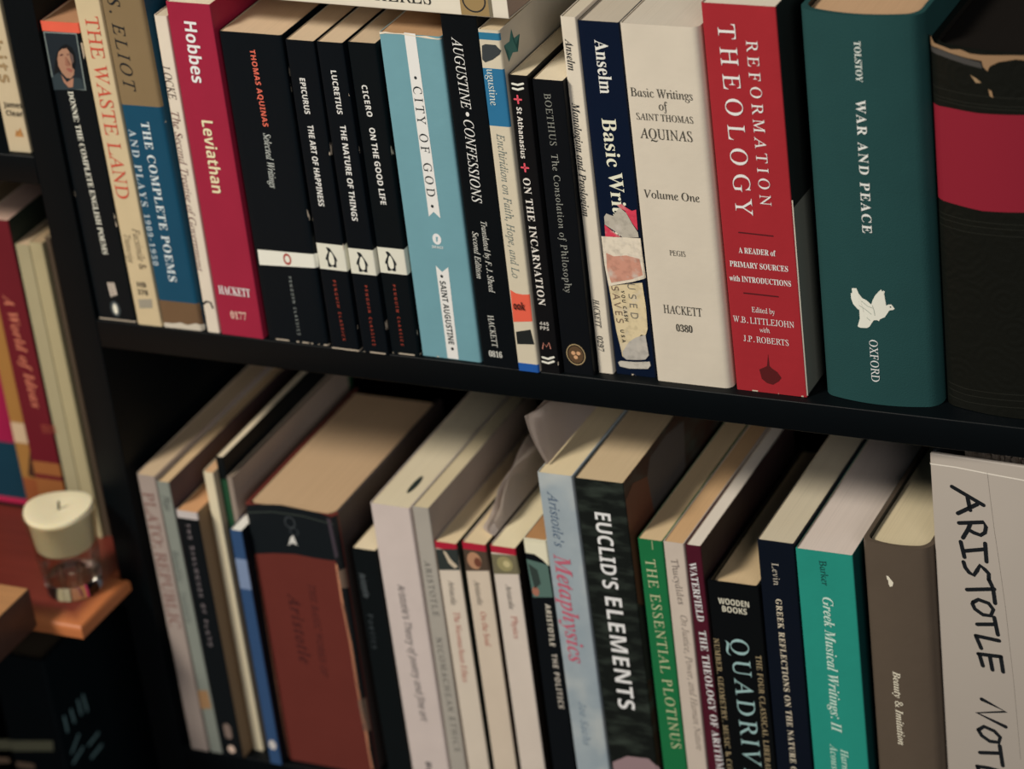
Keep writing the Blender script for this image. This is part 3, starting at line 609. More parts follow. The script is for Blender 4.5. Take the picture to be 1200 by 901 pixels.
   ('stroke', 'dove_emblem', '8a9488', 0.31, [[(22.74, 54.52), (25.8, 52.83), (28.81, 50.46)], [(29.71, 55.3), (30.35, 52.67), (30.67, 49.99)], [(26.48, 48.16), (27.99, 46.97)], [(24.15, 57.04), (27.16, 54.68), (29.64, 53.94)]], 1),
   ('text', 'publisher_lettering', 'd6dccf', 'OXFORD', 'r', 29.09, 24.63, -90.0, 23.38, 4.21),
  ]),
dict(name='hardcover_book', label='old dark leather hardcover with torn top and crimson spine label', group='books on the upper black shelf', cover='12130f', pages='16120f', at=(196.3, 8.0, 0.0), turn=0.0, lean=0.28, size=(75.0, 150, 191.2), e=7, t=3, rl=6, rr=6, leather=1,
  marks=[
   ('poly', 'torn_edge', '86694a', [(-1.1, 192.93), (1.44, 194.38), (3.79, 192.0), (7.86, 191.44), (12.72, 190.52), (17.65, 191.3), (22.47, 189.95), (28.15, 189.94), (34.23, 190.38), (42.29, 190.97), (50.3, 191.13), (64.23, 191.72), (64.18, 189.63), (50.22, 188.6), (44.23, 189.0), (36.13, 187.14), (32.0, 184.72), (30.69, 182.08), (28.74, 184.06), (28.04, 186.97), (19.94, 187.65), (11.83, 188.76), (5.75, 190.02), (-0.44, 189.57)], 1),
   ('poly', 'torn_edge', '3c3a38', [(0.37, 189.21), (6.14, 189.62), (12.63, 188.39), (19.92, 187.23), (27.6, 186.09), (28.3, 183.18), (19.8, 184.24), (7.63, 186.32), (0.68, 187.1)], 0),
   ('poly', 'torn_edge', '8a7050', [(22.05, 179.3), (25.25, 177.84), (27.61, 175.89), (24.76, 175.67)], 0),
   ('poly', 'torn_edge', '8a6c4c', [(30.76, 173.14), (32.36, 172.41), (33.05, 169.05), (31.45, 169.78)], 0),
   ('stroke', 'tooled_line', '1e1f19', 0.33, [[(0.89, 169.95), (19.19, 169.24), (63.67, 169.78)]], 0),
   ('stroke', 'tooled_line', '1e1f19', 0.34, [[(0.93, 165.64), (19.01, 164.92), (63.56, 165.52)]], 0),
   ('stroke', 'tooled_line', '1e1f19', 0.34, [[(0.95, 163.91), (18.94, 163.19), (63.52, 163.82)]], 0),
   ('stroke', 'tooled_line', '1e1f19', 0.35, [[(1.56, 104.79), (16.52, 104.03), (62.02, 105.46)]], 0),
   ('stroke', 'tooled_line', '1e1f19', 0.35, [[(1.59, 102.09), (16.41, 101.32), (61.95, 102.8)]], 0),
   ('stroke', 'tooled_line', '1e1f19', 0.34, [[(1.63, 98.48), (16.26, 97.71), (61.86, 99.23)]], 0),
   ('stroke', 'tooled_line', '1e1f19', 0.36, [[(2.52, 12.67), (12.73, 11.6), (59.68, 14.36)]], 0),
   ('stroke', 'tooled_line', '1e1f19', 0.36, [[(2.55, 9.33), (12.6, 8.24), (59.6, 11.05)]], 0),
   ('stroke', 'tooled_line', '1e1f19', 0.35, [[(2.59, 5.51), (12.44, 4.4), (59.5, 7.26)]], 0),
   ('poly', 'red_label', '7e1226', [(0.65, 160.41), (10.61, 160.79), (24.98, 160.45), (47.38, 161.42), (61.47, 161.94), (60.19, 113.24), (45.82, 111.61), (25.11, 110.24), (8.44, 111.3), (-0.37, 111.79)], 0),
  ]),
dict(name='paperback_book', label='pale pinkish paperback at the left end of the lower row', group='books on the lower black shelf', cover='988a82', pages='bda27c', at=(-282.5, -0.8, -288.0), turn=0.0, lean=-0.01, size=(12.7, 150, 190.1), rl=2.5,
  marks=[
   ('text', 'title_lettering', '744a44', 'PLATO: REPUBLIC', 'r', 6.38, 132.92, -89.4, 92.1, 7.16),
  ]),
dict(name='paperback_book', label='pale grey-green paperback with small orange patch near its foot', group='books on the lower black shelf', cover='7c827a', pages='c4a474', at=(-268.3, -0.4, -288.0), turn=0.0, lean=-0.37, size=(8.1, 150, 187.0), side='4a3a3c',
  marks=[
   ('text', 'author_lettering', '34383a', 'Plato', 'i', 4.37, 173.28, -89.6, 9.62, 4.1),
   ('text', 'title_lettering', '4c5252', 'Republic', 'i', 3.16, 130.7, -90.6, 21.47, 3.58),
   ('text', 'subtitle_lettering', '5c6060', 'Translated by', 'i', 3.33, 102.42, -90.3, 21.19, 3.03),
   ('poly', 'orange_patch', '94704a', [(-0.86, 43.84), (6.41, 45.09), (6.9, 32.42), (-1.12, 30.4)], 0),
  ]),
dict(name='paperback_book', label='short black-spined paperback with grey top strip and tan cover edge', group='books on the lower black shelf', cover='0f1316', pages='c08850', at=(-259.2, -1.5, -288.0), turn=0.0, lean=0.0, size=(14.0, 120, 170.0), bands=[(165.3, 174.5, 'b8b0ae')], side='7c6448',
  marks=[
   ('text', 'title_lettering', '9c9094', 'THE DIALOGUES OF PLATO', 's', 6.28, 120.29, -90.1, 83.16, 2.39),
   ('stroke', 'publisher_lettering', '706058', 4.96, [[(6.73, 21.5), (6.79, 15.38)]], 0),
   ('oval', 'publisher_lettering', 'c0a898', 7.06, 5.58, 2.48, 2.8, 0, 0.0),
  ]),
dict(name='paperback_book', label='thin cream paperback with rounded top, left of the tall black book', group='books on the lower black shelf', cover='d0c4a4', pages='c89a68', at=(-244.1, 8.7, -288.0), turn=0.0, lean=0.14, size=(7.0, 120, 191.6), rl=2, side='9c8c74',
  marks=[
  ]),
dict(name='paperback_book', label='tall thin black book with green lower spine, rising behind cream one', group='books on the lower black shelf', cover='0c1012', pages='cfc0a0', at=(-236.3, 13.5, -288.0), turn=0.0, lean=0.0, size=(5.1, 150, 199.9), bands=[(139.6, 185.2, '1f4a30')],
  marks=[
  ]),
dict(name='paperback_book', label='thin grey book squeezed beside the thick brown hardcover', group='books on the lower black shelf', cover='8a7c70', pages='7a6a58', at=(-230.8, 12.0, -288.0), turn=0.0, lean=0.17, size=(3.6, 140, 188.1),
  marks=[
  ]),
dict(name='paperback_book', label='short thin blue paperback with black side, against the thick brown hardcover', group='books on the lower black shelf', cover='2c4a72', pages='e0d8c8', at=(-226.9, -1.0, -288.0), turn=0.0, lean=0.46, size=(7.7, 125, 161.7), bands=[(122.4, 142.7, '7487a8')], side='0c1016',
  marks=[
   ('oval', 'publisher_lettering', 'b8b4b0', 3.7, 13.85, 2.41, 3.4, 0, 0.0),
  ]),
dict(name='hardcover_book', label='thick reddish brown hardcover with black title panel and worn edges', group='books on the lower black shelf', cover='642b24', pages='b8966c', at=(-218.0, 5.2, -288.0), turn=0.17, lean=0.4, size=(58.0, 138, 176.1), t=2.2, rl=2, rr=4, e=0, side='3a3230', flush=1,
  marks=[
   ('poly', 'black_title_panel', '0e1418', [(0.36, 175.12), (10.43, 177.47), (24.41, 179.0), (36.3, 178.28), (48.63, 177.36), (57.51, 175.37), (56.94, 146.71), (41.1, 146.44), (27.49, 147.1), (13.4, 145.44), (0.16, 142.76)], 0),
   ('poly', 'black_title_panel', '3a423c', [(0.15, 170.58), (18.08, 173.86), (37.25, 173.96), (56.35, 171.29), (56.37, 170.74), (37.15, 173.39), (17.99, 173.28), (0.16, 170.02)], 1),
   ('oval', 'title_emblem', '3c4246', 28.12, 168.09, 3.39, 3.84, 1, 0.57),
   ('oval', 'title_emblem', '30363a', 29.9, 162.18, 2.89, 2.61, 1, 0.58),
   ('poly', 'title_emblem', 'c4c2bc', [(27.1, 158.36), (28.97, 159.78), (29.44, 157.6), (30.67, 153.27), (27.57, 154.48), (24.47, 152.3)], 1),
   ('text', 'author_lettering', '401c1c', 'Aristotle', 'bi', 22.76, 95.78, -89.3, 47.22, 7.52),
   ('text', 'title_lettering', '4c2220', 'THE BASIC WORKS OF', 'bi', 34.98, 96.31, -90.9, 63.11, 4.05),
   ('poly', 'torn_jacket', '15181a', [(55.94, 175.68), (54.09, 143.99), (54.01, 120.06), (55.19, 91.38), (55.13, 64.98), (55.77, 35.35), (56.63, 2.85), (57.9, 0.5), (57.9, 175.8)], 0),
   ('poly', 'torn_jacket', '6a5648', [(54.2, 140), (57.9, 141), (57.9, 128), (55, 129)], 1),
   ('poly', 'torn_jacket', '6a5648', [(54.2, 52), (57.9, 53), (57.9, 30), (55, 31)], 1),
   ('poly', 'torn_jacket', '3c343c', [(52.5, 175), (55, 174), (56, 150), (54, 148)], 1),
   ('stroke', 'worn_spine_edge', 'b87a58', 1.29, [[(-0.05, 139.87), (-0.21, 113.87), (-0.51, 81.58), (-0.66, 42.72), (-0.44, -1.81)], [(54.09, 143.99), (54.01, 120.06), (55.19, 91.38), (55.13, 64.98), (55.77, 35.35), (56.23, 3.99)]], 0),
  ]),
dict(name='paperback_book', label='short black paperback between the thick brown and thick white books', group='books on the lower black shelf', cover='0d1214', pages='d0c09c', at=(-148.5, 2.0, -288.0), turn=0.14, lean=-0.2, size=(14.9, 112, 159.5),
  marks=[
   ('text', 'author_lettering', '5a6266', 'Aristotle', 's', 4.35, 135.48, -88.2, 15.75, 3.89),
   ('text', 'title_lettering', '3c4448', 'Poetics', 's', 4.84, 104.79, -90.8, 23.02, 3.4),
  ]),
dict(name='paperback_book', label='thick white paperback with slanted grey-black title and dented top', group='books on the lower black shelf', cover='c4b6b0', pages='cabd9c', at=(-132.3, 1.5, -288.0), turn=0.04, lean=-0.1, size=(24.4, 150, 191.1), rl=1.5,
  marks=[
   ('text', 'title_lettering', '2c2a30', "Aristotle's Theory of poetry and fine art", 'si', 12.62, 94.3, -88.9, 91.69, 4.46),
   ('text', 'author_lettering', '2c2a30', 'BUTCHER', 'sb', 11.88, 8.53, -88.2, 22.15, 3.48),
  ]),
dict(name='paperback_book', label='grey-white paperback with spaced grey capitals beside the thick white paperback', group='books on the lower black shelf', cover='a09a90', pages='c4b48c', at=(-106.8, 2.0, -288.0), turn=-0.06, lean=0.09, size=(10.0, 140, 192.5), side='8a7e76',
  marks=[
   ('text', 'author_lettering', '5c5c58', 'ARISTOTLE', 'r', 4.81, 140.31, -88.8, 36.21, 3.56),
   ('text', 'title_lettering', '5c5c58', 'NICOMACHEAN ETHICS', 'r', 5.38, 69.45, -88.8, 76.98, 3.63),
  ]),
dict(name='paperback_book', label='white-spined paperback with red top band and dark picture of an arm', group='books on the lower black shelf', cover='cabdac', pages='cfb88c', at=(-95.0, 2.0, -288.0), turn=0.16, lean=-0.24, size=(13.4, 128, 171.7), bands=[(167.5, 172.7, 'a81430')], side='0e1512',
  marks=[
   ('poly', 'cover_picture', '2c3230', [(0.27, 166.88), (13.59, 168.83), (13.27, 155.32), (0.16, 153.35)], 0),
   ('poly', 'cover_picture', 'b8a890', [(4.42, 166.67), (6.4, 165.86), (8.43, 161.76), (12.51, 157.42), (10.22, 155.97), (6.96, 158.79)], 1),
   ('text', 'author_lettering', '34302e', 'Aristotle', 'rr', 6.62, 139.6, -90.6, 16.18, 3.55),
   ('text', 'title_lettering', 'a04838', 'The Nicomachean Ethics', 'rr', 6.9, 103.78, -90.8, 46.7, 3.56),
  ]),
dict(name='paperback_book', label='white-spined paperback with red top band and brown head picture', group='books on the lower black shelf', cover='c8b8a4', pages='cfb88c', at=(-78.5, 2.0, -288.0), turn=0.06, lean=-0.09, size=(14.4, 128, 173.8), bands=[(169.6, 174.8, 'a81430')], side='2a211a',
  marks=[
   ('poly', 'cover_picture', '4a3c30', [(0.19, 169.72), (14.41, 169.67), (14.9, 157.71), (0.33, 155.46)], 0),
   ('oval', 'cover_picture', 'a87a5a', 6.28, 162.97, 4.29, 5.45, 1, 0.0),
   ('oval', 'cover_picture', '6a3c2c', 8.25, 162.18, 2.14, 3.03, 2, 0.0),
   ('text', 'author_lettering', '34302e', 'Aristotle', 'rr', 6.12, 142.24, -88.3, 16.02, 3.49),
   ('text', 'title_lettering', 'a04838', 'On the Soul', 'rr', 7.3, 118.69, -88.9, 22.4, 3.49),
  ]),
dict(name='paperback_book', label='white-spined paperback with red top band and olive picture, under folded papers', group='books on the lower black shelf', cover='cabdb0', pages='d4c49c', at=(-61.3, 2.0, -288.0), turn=0.09, lean=-0.13, size=(15.3, 128, 174.3), bands=[(170.1, 175.3, 'a81430')], side='1a1512',
  marks=[
   ('poly', 'cover_picture', '6a644a', [(0.3, 169.08), (15.33, 170.25), (15.87, 158.34), (0.42, 156.24)], 0),
   ('oval', 'cover_picture', '8c8458', 7.83, 163.67, 4.74, 4.76, 1, 0.0),
   ('oval', 'cover_picture', 'b4a878', 8.87, 163.83, 2.14, 2.12, 2, 0.0),
   ('text', 'author_lettering', '34302e', 'Aristotle', 'rr', 8.21, 142.56, -88.1, 15.94, 3.43),
   ('text', 'title_lettering', 'a04838', 'Physics', 'rr', 8.94, 122.97, -90.1, 14.52, 3.49),
  ]),
dict(name='paperback_book', label='black paperback with cream top corner and teal picture, behind cloudy spine', group='books on the lower black shelf', cover='0c1014', pages='a8753c', at=(-40.8, 2.0, -288.0), turn=0.0, lean=0.02, size=(13.5, 125, 182.5), bands=[(172.8, 188.0, 'd8ccb0')],
  marks=[
   ('poly', 'cream_corner', 'd8ccb0', [(-0.0, 180.35), (13.67, 180.27), (13.77, 166.24), (10.17, 170.01), (5.46, 173.08), (0.29, 174.45)], 1),
   ('poly', 'cover_picture', '4c6860', [(0.39, 169.04), (12.87, 167.18), (13.49, 146.56), (1.5, 144.62)], 0),
   ('poly', 'cover_picture', '2e3a36', [(1.09, 166.44), (6.27, 162.89), (7.27, 154.32), (3.23, 150.39), (2.09, 157.87)], 1),
   ('oval', 'cover_picture', '9a6450', 3.55, 148.79, 2.11, 2.98, 1, 0.0),
   ('text', 'author_lettering', 'c8c0b0', 'ARISTOTLE', 'sb', 9.77, 127.97, -90.3, 27.2, 3.17),
   ('text', 'title_lettering', 'b8b0a4', 'THE POLITICS', 'sb', 10.1, 91.28, -89.3, 36.15, 3.23),
  ]),
dict(name='paperback_book', label='tall cloudy pale blue paperback with red script title', group='books on the lower black shelf', cover='9aa6ac', pages='cfbc90', at=(-25.5, 2.0, -288.0), turn=0.0, lean=-0.43, size=(20.0, 150, 225.1), cloudy=1,
  marks=[
   ('text', 'author_lettering', '4a5c74', "Aristotle's", 'i', 7.47, 197.04, -89.7, 34.51, 5.66),
   ('text', 'title_lettering', 'b4566a', 'Metaphysics', 'bi', 8.56, 140.25, -89.1, 69.51, 9.47),
   ('text', 'subtitle_lettering', '6a7c8c', 'Joe Sachs', 'i', 8.41, 65.16, -90.7, 28.66, 4.24),
  ]),
dict(name='paperback_book', label='thick dark mottled paperback with bold white sans title', group='books on the lower black shelf', cover='151917', pages='bfa67c', at=(-4.0, 2.0, -288.0), turn=0.26, lean=-0.4, size=(27.8, 150, 224.7), side_marks=[('poly', 'cover_picture', '5a3626', [(0.8, 150), (14, 140), (30, 150), (34, 185), (30, 212), (12, 218), (0.8, 214)], 0), ('poly', 'cover_picture', '47423f', [(30, 212), (34, 185), (60, 178), (80, 190), (84, 216), (60, 221), (36, 220)], 0), ('poly', 'cover_picture', '2a2826', [(0.8, 100), (20, 96), (40, 110), (44, 140), (30, 150), (14, 140), (0.8, 148)], 0)], mottled=1, side='3a2820',
  marks=[
   ('text', 'title_lettering', 'e2e2da', "EUCLID'S", 'sb', 13.63, 181.34, -90.6, 47.52, 9.09),
   ('text', 'title_lettering', 'e2e2da', 'ELEMENTS', 'sb', 14.1, 116.06, -89.9, 72.43, 9.81),
   ('poly', 'cover_picture', '8c7478', [(1.25, 42.12), (10.64, 47.87), (23.48, 48.5), (29.03, 43.2), (31.34, 26.33), (0.87, 20.54)], 0),
  ]),
dict(name='paperback_book', label='green paperback with thin yellowish capitals on its spine', group='books on the lower black shelf', cover='046a3a', pages='c8ac7c', at=(27.9, 2.0, -288.0), turn=0.13, lean=-0.19, size=(14.0, 140, 192.2),
  marks=[
   ('text', 'title_lettering', 'b4b88c', 'THE ESSENTIAL PLOTINUS', 'r', 7.62, 119.68, -88.5, 121.47, 5.68),
   ('stroke', 'rule_line', 'a8ac80', 0.4, [[(8.2, 191.82), (8.14, 186.53)]], 0),
  ]),
dict(name='paperback_book', label='thin beige-white paperback between green and maroon spines', group='books on the lower black shelf', cover='c0b2a4', pages='c49a64', at=(42.3, 2.0, -288.0), turn=0.07, lean=-0.11, size=(11.5, 140, 192.6),
  marks=[
   ('text', 'author_lettering', '6c625c', 'Thucydides', 'rr', 6.12, 168.54, -86.6, 28.04, 3.8),
   ('text', 'title_lettering', '7c726a', 'On Justice, Power, and Human Nature', 'i', 7.98, 104.06, -89.1, 87.09, 3.81),
  ]),
dict(name='paperback_book', label='thin maroon paperback with bold white capitals', group='books on the lower black shelf', cover='4a1424', pages='d4c8ba', at=(54.8, 2.0, -288.0), turn=0.06, lean=-0.09, size=(8.6, 140, 192.5), side='2c2020',
  marks=[
   ('text', 'author_lettering', 'e4dcd0', 'WATERFIELD', 'b', 3.79, 163.75, -87.7, 36.61, 3.97),
   ('text', 'title_lettering', 'e4dcd0', 'THE THEOLOGY OF ARITHMETIC', 'b', 6.1, 86.62, -88.5, 105.93, 4.06),
  ]),
dict(name='hardcover_book', label='short black hardcover with large pale blue-grey title', group='books on the lower black shelf', cover='090c0e', pages='c8ac7c', at=(66.0, 2.0, -288.0), turn=0.31, lean=-0.45, size=(29.0, 150, 171.6), t=1.6, rl=1, rr=1, e=0,
  marks=[
   ('text', 'publisher_lettering', 'c8c4b0', 'WOODEN', 'sb', 14.26, 160.38, 0, 17.38, 3.65),
   ('text', 'publisher_lettering', 'c8c4b0', 'BOOKS', 'sb', 14.3, 155.6, 0, 13.86, 3.64),
   ('text', 'title_lettering', '8cb0b0', 'QUADRIVIUM', 'r', 15.43, 79.42, -89.6, 116.16, 10.13),
   ('text', 'subtitle_lettering', 'b09c74', 'THE FOUR CLASSICAL LIBERAL ARTS', 'r', 24.88, 84.51, -90.6, 88.78, 3.05),
   ('text', 'subtitle_lettering', 'b09c74', 'NUMBER, GEOMETRY, MUSIC & COSMOLOGY', 'r', 1.93, 81.05, -90.1, 109.86, 3.05),
  ]),
dict(name='paperback_book', label='navy paperback with small cream capitals, left of bright teal paperback', group='books on the lower black shelf', cover='0b121e', pages='c0b498', at=(95.3, 2.0, -288.0), turn=-0.01, lean=0.01, size=(20.1, 150, 201.9),
  marks=[
   ('text', 'author_lettering', 'b8b0a0', 'Levin', 'rr', 9.12, 182.0, -89.5, 13.57, 3.65),
   ('text', 'title_lettering', 'c8bca4', 'GREEK REFLECTIONS ON THE NATURE OF MUSIC', 'b', 9.53, 100.28, -89.8, 133.04, 3.24),
  ]),
dict(name='paperback_book', label='bright teal green paperback with pale italic title', group='books on the lower black shelf', cover='008a7a', pages='c8bab0', at=(117.0, 2.0, -288.0), turn=0.14, lean=-0.21, size=(30.9, 150, 199.6), side='0a3c3c',
  marks=[
   ('text', 'author_lettering', '123c3a', 'Barker', 'rr', 14.7, 186.87, -88.0, 14.95, 3.8),
   ('text', 'title_lettering', 'b8d4c4', 'Greek Musical Writings: II', 'bi', 15.18, 129.83, -90.6, 84.74, 5.6),
   ('text', 'subtitle_lettering', 'a4c8b8', 'Harmonic and', 'bi', 18.1, 58.4, -89.9, 37.35, 4.17),
   ('text', 'subtitle_lettering', 'a4c8b8', 'Acoustic Theory', 'bi', 12.15, 57.5, -90.3, 43.61, 4.25),
  ]),
dict(name='hardcover_book', label='olive grey-brown hardcover with small leaf emblem', group='books on the lower black shelf', cover='564a3e', pages='c8b890', at=(151.8, 2.0, -288.0), turn=-0.15, lean=0.03, size=(36.7, 155, 208.7), t=2.4, e=3, rl=3, rr=5, inner='0d1010',
  marks=[
   ('poly', 'leaf_emblem', 'cfc8b4', [(12.85, 190.48), (13.98, 190.41), (16.52, 186.96), (15.94, 184.81), (14.53, 184.07), (13.73, 186.0), (14.68, 186.67), (13.19, 188.48)], 0),
   ('text', 'title_lettering', 'd4cab4', 'Beauty & Imitation', 'bi', 15.24, 109.26, -89.5, 46.22, 4.07),
  ]),
dict(name='ring_binder', label='white ring binder with handwritten black title on its spine', group='books on the lower black shelf', cover='c4bab0', pages='b8a898', at=(188.9, 8.8, -288.0), turn=-2.5, lean=0.05, size=(75.0, 240, 262.3),
  marks=[
   ('stroke', 'handwritten_title', '14181c', 2.23, [[(11.06, 244.53), (27.16, 236.52)], [(23.9, 236.49), (13.46, 229.41)], [(18.99, 239.61), (20.04, 232.4)], [(13.79, 223.83), (26.74, 226.55), (27.94, 223.97), (27.26, 220.53), (24.92, 218.66), (21.37, 219.5), (19.32, 220.47)], [(19.81, 224.54), (18.45, 220.98), (15.51, 215.46)], [(14.19, 212.88), (15.77, 204.1)], [(15.14, 207.55), (26.66, 210.69)], [(27.11, 214.18), (27.38, 203.52)], [(15.15, 201.08), (15.91, 197.98), (17.9, 195.3), (20.26, 194.18), (22.21, 197.45), (23.84, 200.64), (26.45, 198.56), (28.28, 196.54), (28.13, 192.8)], [(16.22, 184.81), (30.8, 187.89)], [(28.31, 192.83), (30.21, 188.11), (30.94, 179.42)], [(19.24, 177.87), (22.05, 179.98), (27.43, 178.75), (29.82, 175.46), (28.33, 171.41), (24.1, 171.28), (19.97, 173.91), (18.77, 176.76), (19.24, 177.87)], [(20.79, 164.79), (30.55, 166.7)], [(30.11, 170.73), (31.63, 160.59)], [(19.75, 157.69), (32.15, 157.04)], [(19.86, 157.36), (22.3, 150.57)], [(20.62, 146.76), (32.8, 147.48)], [(21.11, 146.86), (22.76, 139.87)], [(26.71, 146.94), (27.83, 138.46)], [(32.62, 147.44), (33.54, 138.37)], [(21.26, 118.9), (33.92, 113.81), (18.4, 109.78), (33.55, 104.29)], [(18.56, 99.1), (21.77, 101.94), (27.25, 100.28), (30.38, 97.03), (29.45, 93.6), (24.49, 93.23), (20.28, 95.89), (18.56, 99.1)], [(18.87, 84.78), (29.8, 86.85)], [(29.86, 91.54), (31.04, 79.19)], [(16.92, 75.64), (23.16, 75.97), (31.19, 75.25)], [(17.22, 75.35), (18.48, 68.35)], [(23.77, 75.74), (25.01, 68.02)], [(30.88, 75.18), (31.82, 67.4)], [(18.24, 62.82), (19.63, 58.74), (23.01, 57.33), (25.71, 62.35), (28.26, 63.67), (31.56, 60.78), (31.39, 56.35)]], 1),
   ('stroke', 'clear_sleeve_crease', '8c847a', 0.22, [[(29.94, 255.82), (30.74, 243.21), (32.16, 223.67), (34.04, 203.99), (36.2, 179.03), (38.98, 132.97), (40.9, 85.48)]], 0),
   ('stroke', 'clear_sleeve_crease', 'cfc8bc', 0.74, [[(0.1, 255.85), (13.54, 256.07), (31.23, 255.06), (61.79, 253.79)]], 0),
  ]),
dict(name='paperback_book', label='cream paperback standing on the top shelf of the left bay', group='books in the left bay', cover='b8a888', pages='b8a888', at=(-327.1, 4.1, 98.0), turn=0.25, lean=-0.49, size=(14.3, 130, 210.0),
  marks=[
   ('text', 'author_lettering', '2c2820', 'James', 'sb', 8.83, 28.1, 0, 11.79, 3.17),
   ('text', 'author_lettering', '2c2820', 'Clear', 'sb', 8.75, 23.07, 0, 10.66, 3.17),
   ('poly', 'crown_emblem', 'a8763c', [(6.05, 9.22), (7.58, 13.39), (8.79, 11.44), (10.64, 14.61), (10.69, 10.05), (11.57, 9.1)], 0),
   ('text', 'title_lettering', '8c7450', 'Habits', 'sb', 6.55, 62.44, -86.0, 42.83, 8.26),
  ]),
dict(name='paperback_book', label='maroon paperback with orange bands near its foot, in the left bay', group='books in the left bay', cover='601420', pages='c09c88', at=(-377.8, 30.0, -168.0), turn=0.0, lean=0.0, size=(19.5, 140, 208.3), bands=[(40.0, 48.8, '8e5628'), (14.0, 37.1, '8e5628')], side='1c241e',
  marks=[
   ('text', 'title_lettering', 'b86a50', 'A World of Ideas', 'bi', 10.51, 123.01, -86.8, 73.88, 6.75),
   ('text', 'publisher_lettering', '8c3c30', 'BEDFORD', 'sb', 17.3, 72.36, 0, 8.75, 5.65),
  ]),
dict(name='booklet', label='cream booklet standing right beside the maroon paperback', group='books in the left bay', cover='989070', pages='b89c78', at=(-357.5, 31.0, -168.0), turn=0.0, lean=0.0, size=(9.5, 120, 193.2),
  marks=[
  ]),
dict(name='booklet', label='second cream booklet, between its twin and thin brown booklet', group='books in the left bay', cover='a09672', pages='a08660', at=(-347.7, 31.0, -168.0), turn=0.0, lean=0.0, size=(9.0, 120, 195.5),
  marks=[
  ]),
dict(name='booklet', label='thin dark brown booklet behind the black panel edge', group='books in the left bay', cover='4c4034', pages='7a6a50', at=(-338.4, 34.0, -168.0), turn=0.0, lean=0.0, size=(3.8, 120, 197.7),
  marks=[
  ]),
dict(name='paperback_book', label='ochre paperback with small dark figure, left of the maroon one', group='books in the left bay', cover='94682c', pages='b89868', at=(-391.5, 35.0, -168.0), turn=0.0, lean=0.0, size=(13.2, 120, 190.0), bands=[(56.7, 70.6, 'b8a080'), (-3.3, 32.6, '8a4a24')],
  marks=[
   ('poly', 'figure_print', '3c2418', [(11.8, 57.17), (11.7, 51.31), (11.94, 36.04), (8.89, 33.25), (4.9, 34.47), (7.84, 44.91)], 0),
  ]),
dict(name='paperback_book', label='paperback with pink upper and dark teal lower spine, left of candle', group='books in the left bay', cover='901040', pages='b89868', at=(-428.0, 50.0, -168.0), turn=0.0, lean=0.0, size=(25.5, 120, 185.0), bands=[(6.3, 45.8, '0a3446'), (2.7, 6.3, 'b01848'), (-0.3, 2.7, '0c1014')],
  marks=[
  ]),
dict(name='hardcover_book', label='big dark book with pale strip on spine, below the wooden ledge', group='books in the left bay', cover='0a1216', pages='3c3428', at=(-418.0, -0.0, -450.0), turn=-0.0, lean=-0.0, size=(40.0, 170, 207.2), side_marks=[('stroke', 'cover_lettering', '64868a', 1.9, [[(8.45, 160.89), (8.65, 149.93)]]), ('stroke', 'cover_lettering', '64868a', 1.9, [[(16.32, 160.69), (17.08, 151.25)]]), ('stroke', 'cover_lettering', '64868a', 1.9, [[(24.77, 162.04), (25.2, 151.53)]]), ('stroke', 'cover_lettering', '64868a', 1.9, [[(30.75, 161.89), (31.67, 149.76)]]), ('stroke', 'cover_lettering', '64868a', 1.9, [[(18.48, 140.68), (8.24, 134.19)]]), ('stroke', 'cover_lettering', '64868a', 1.9, [[(19.89, 130.04), (7.72, 126.81)]]), ('stroke', 'cover_lettering', '64868a', 1.9, [[(37.8, 128.82), (26.18, 127.67)]]), ('stroke', 'cover_lettering', '64868a', 1.9, [[(38.63, 119.13), (25.97, 118.07)]])], t=2, rl=2, rr=1.5, e=0,
  marks=[
   ('poly', 'label_strip', '6a6a54', [(-19.79, 137.47), (34.38, 147.74), (33.28, 139.86), (-21.69, 129.32)], 0),
   ('stroke', 'spine_lettering', '7a6450', 4.15, [[(-15.7, 122.01), (-5.65, 123.96)], [(3.88, 123.86), (14.18, 124.56)]], 0),
  ]),
]
for d in BOOKS:
    if d['name'] != 'ring_binder': make_book(d)

# the white book lying across the tops of the row
lying = dict(name='paperback_book', label='white book lying flat on top of the upright books, black capitals on its spine', category='book', group='books on the upper black shelf',
    cover='d4cab8', pages='9c8470', at=(-8.6, -3.0, 197.9), turn=-2.3, lean=-90, size=(27, 135, 192), rl=.8, rr=.8, bands=[], marks=[
    ('text', 'title_lettering', '2a2a28', 'SPHERES', 'r', 8.6, 64.0, -90, 43, 8.0),
    ('poly', 'picture_square', '8c7448', [(.6, 26.1), (17, 26.1), (17, 10.4), (.6, 10.4)], 0),
    ('poly', 'picture_square', '6c6450', [(.6, 10.4), (17, 10.4), (17, 8.4), (.6, 8.4)], 0),
    ('oval', 'picture_square', '20242a', 8.6, 18.2, 6.4, 6.6, 1, .8)])
make_book(lying)

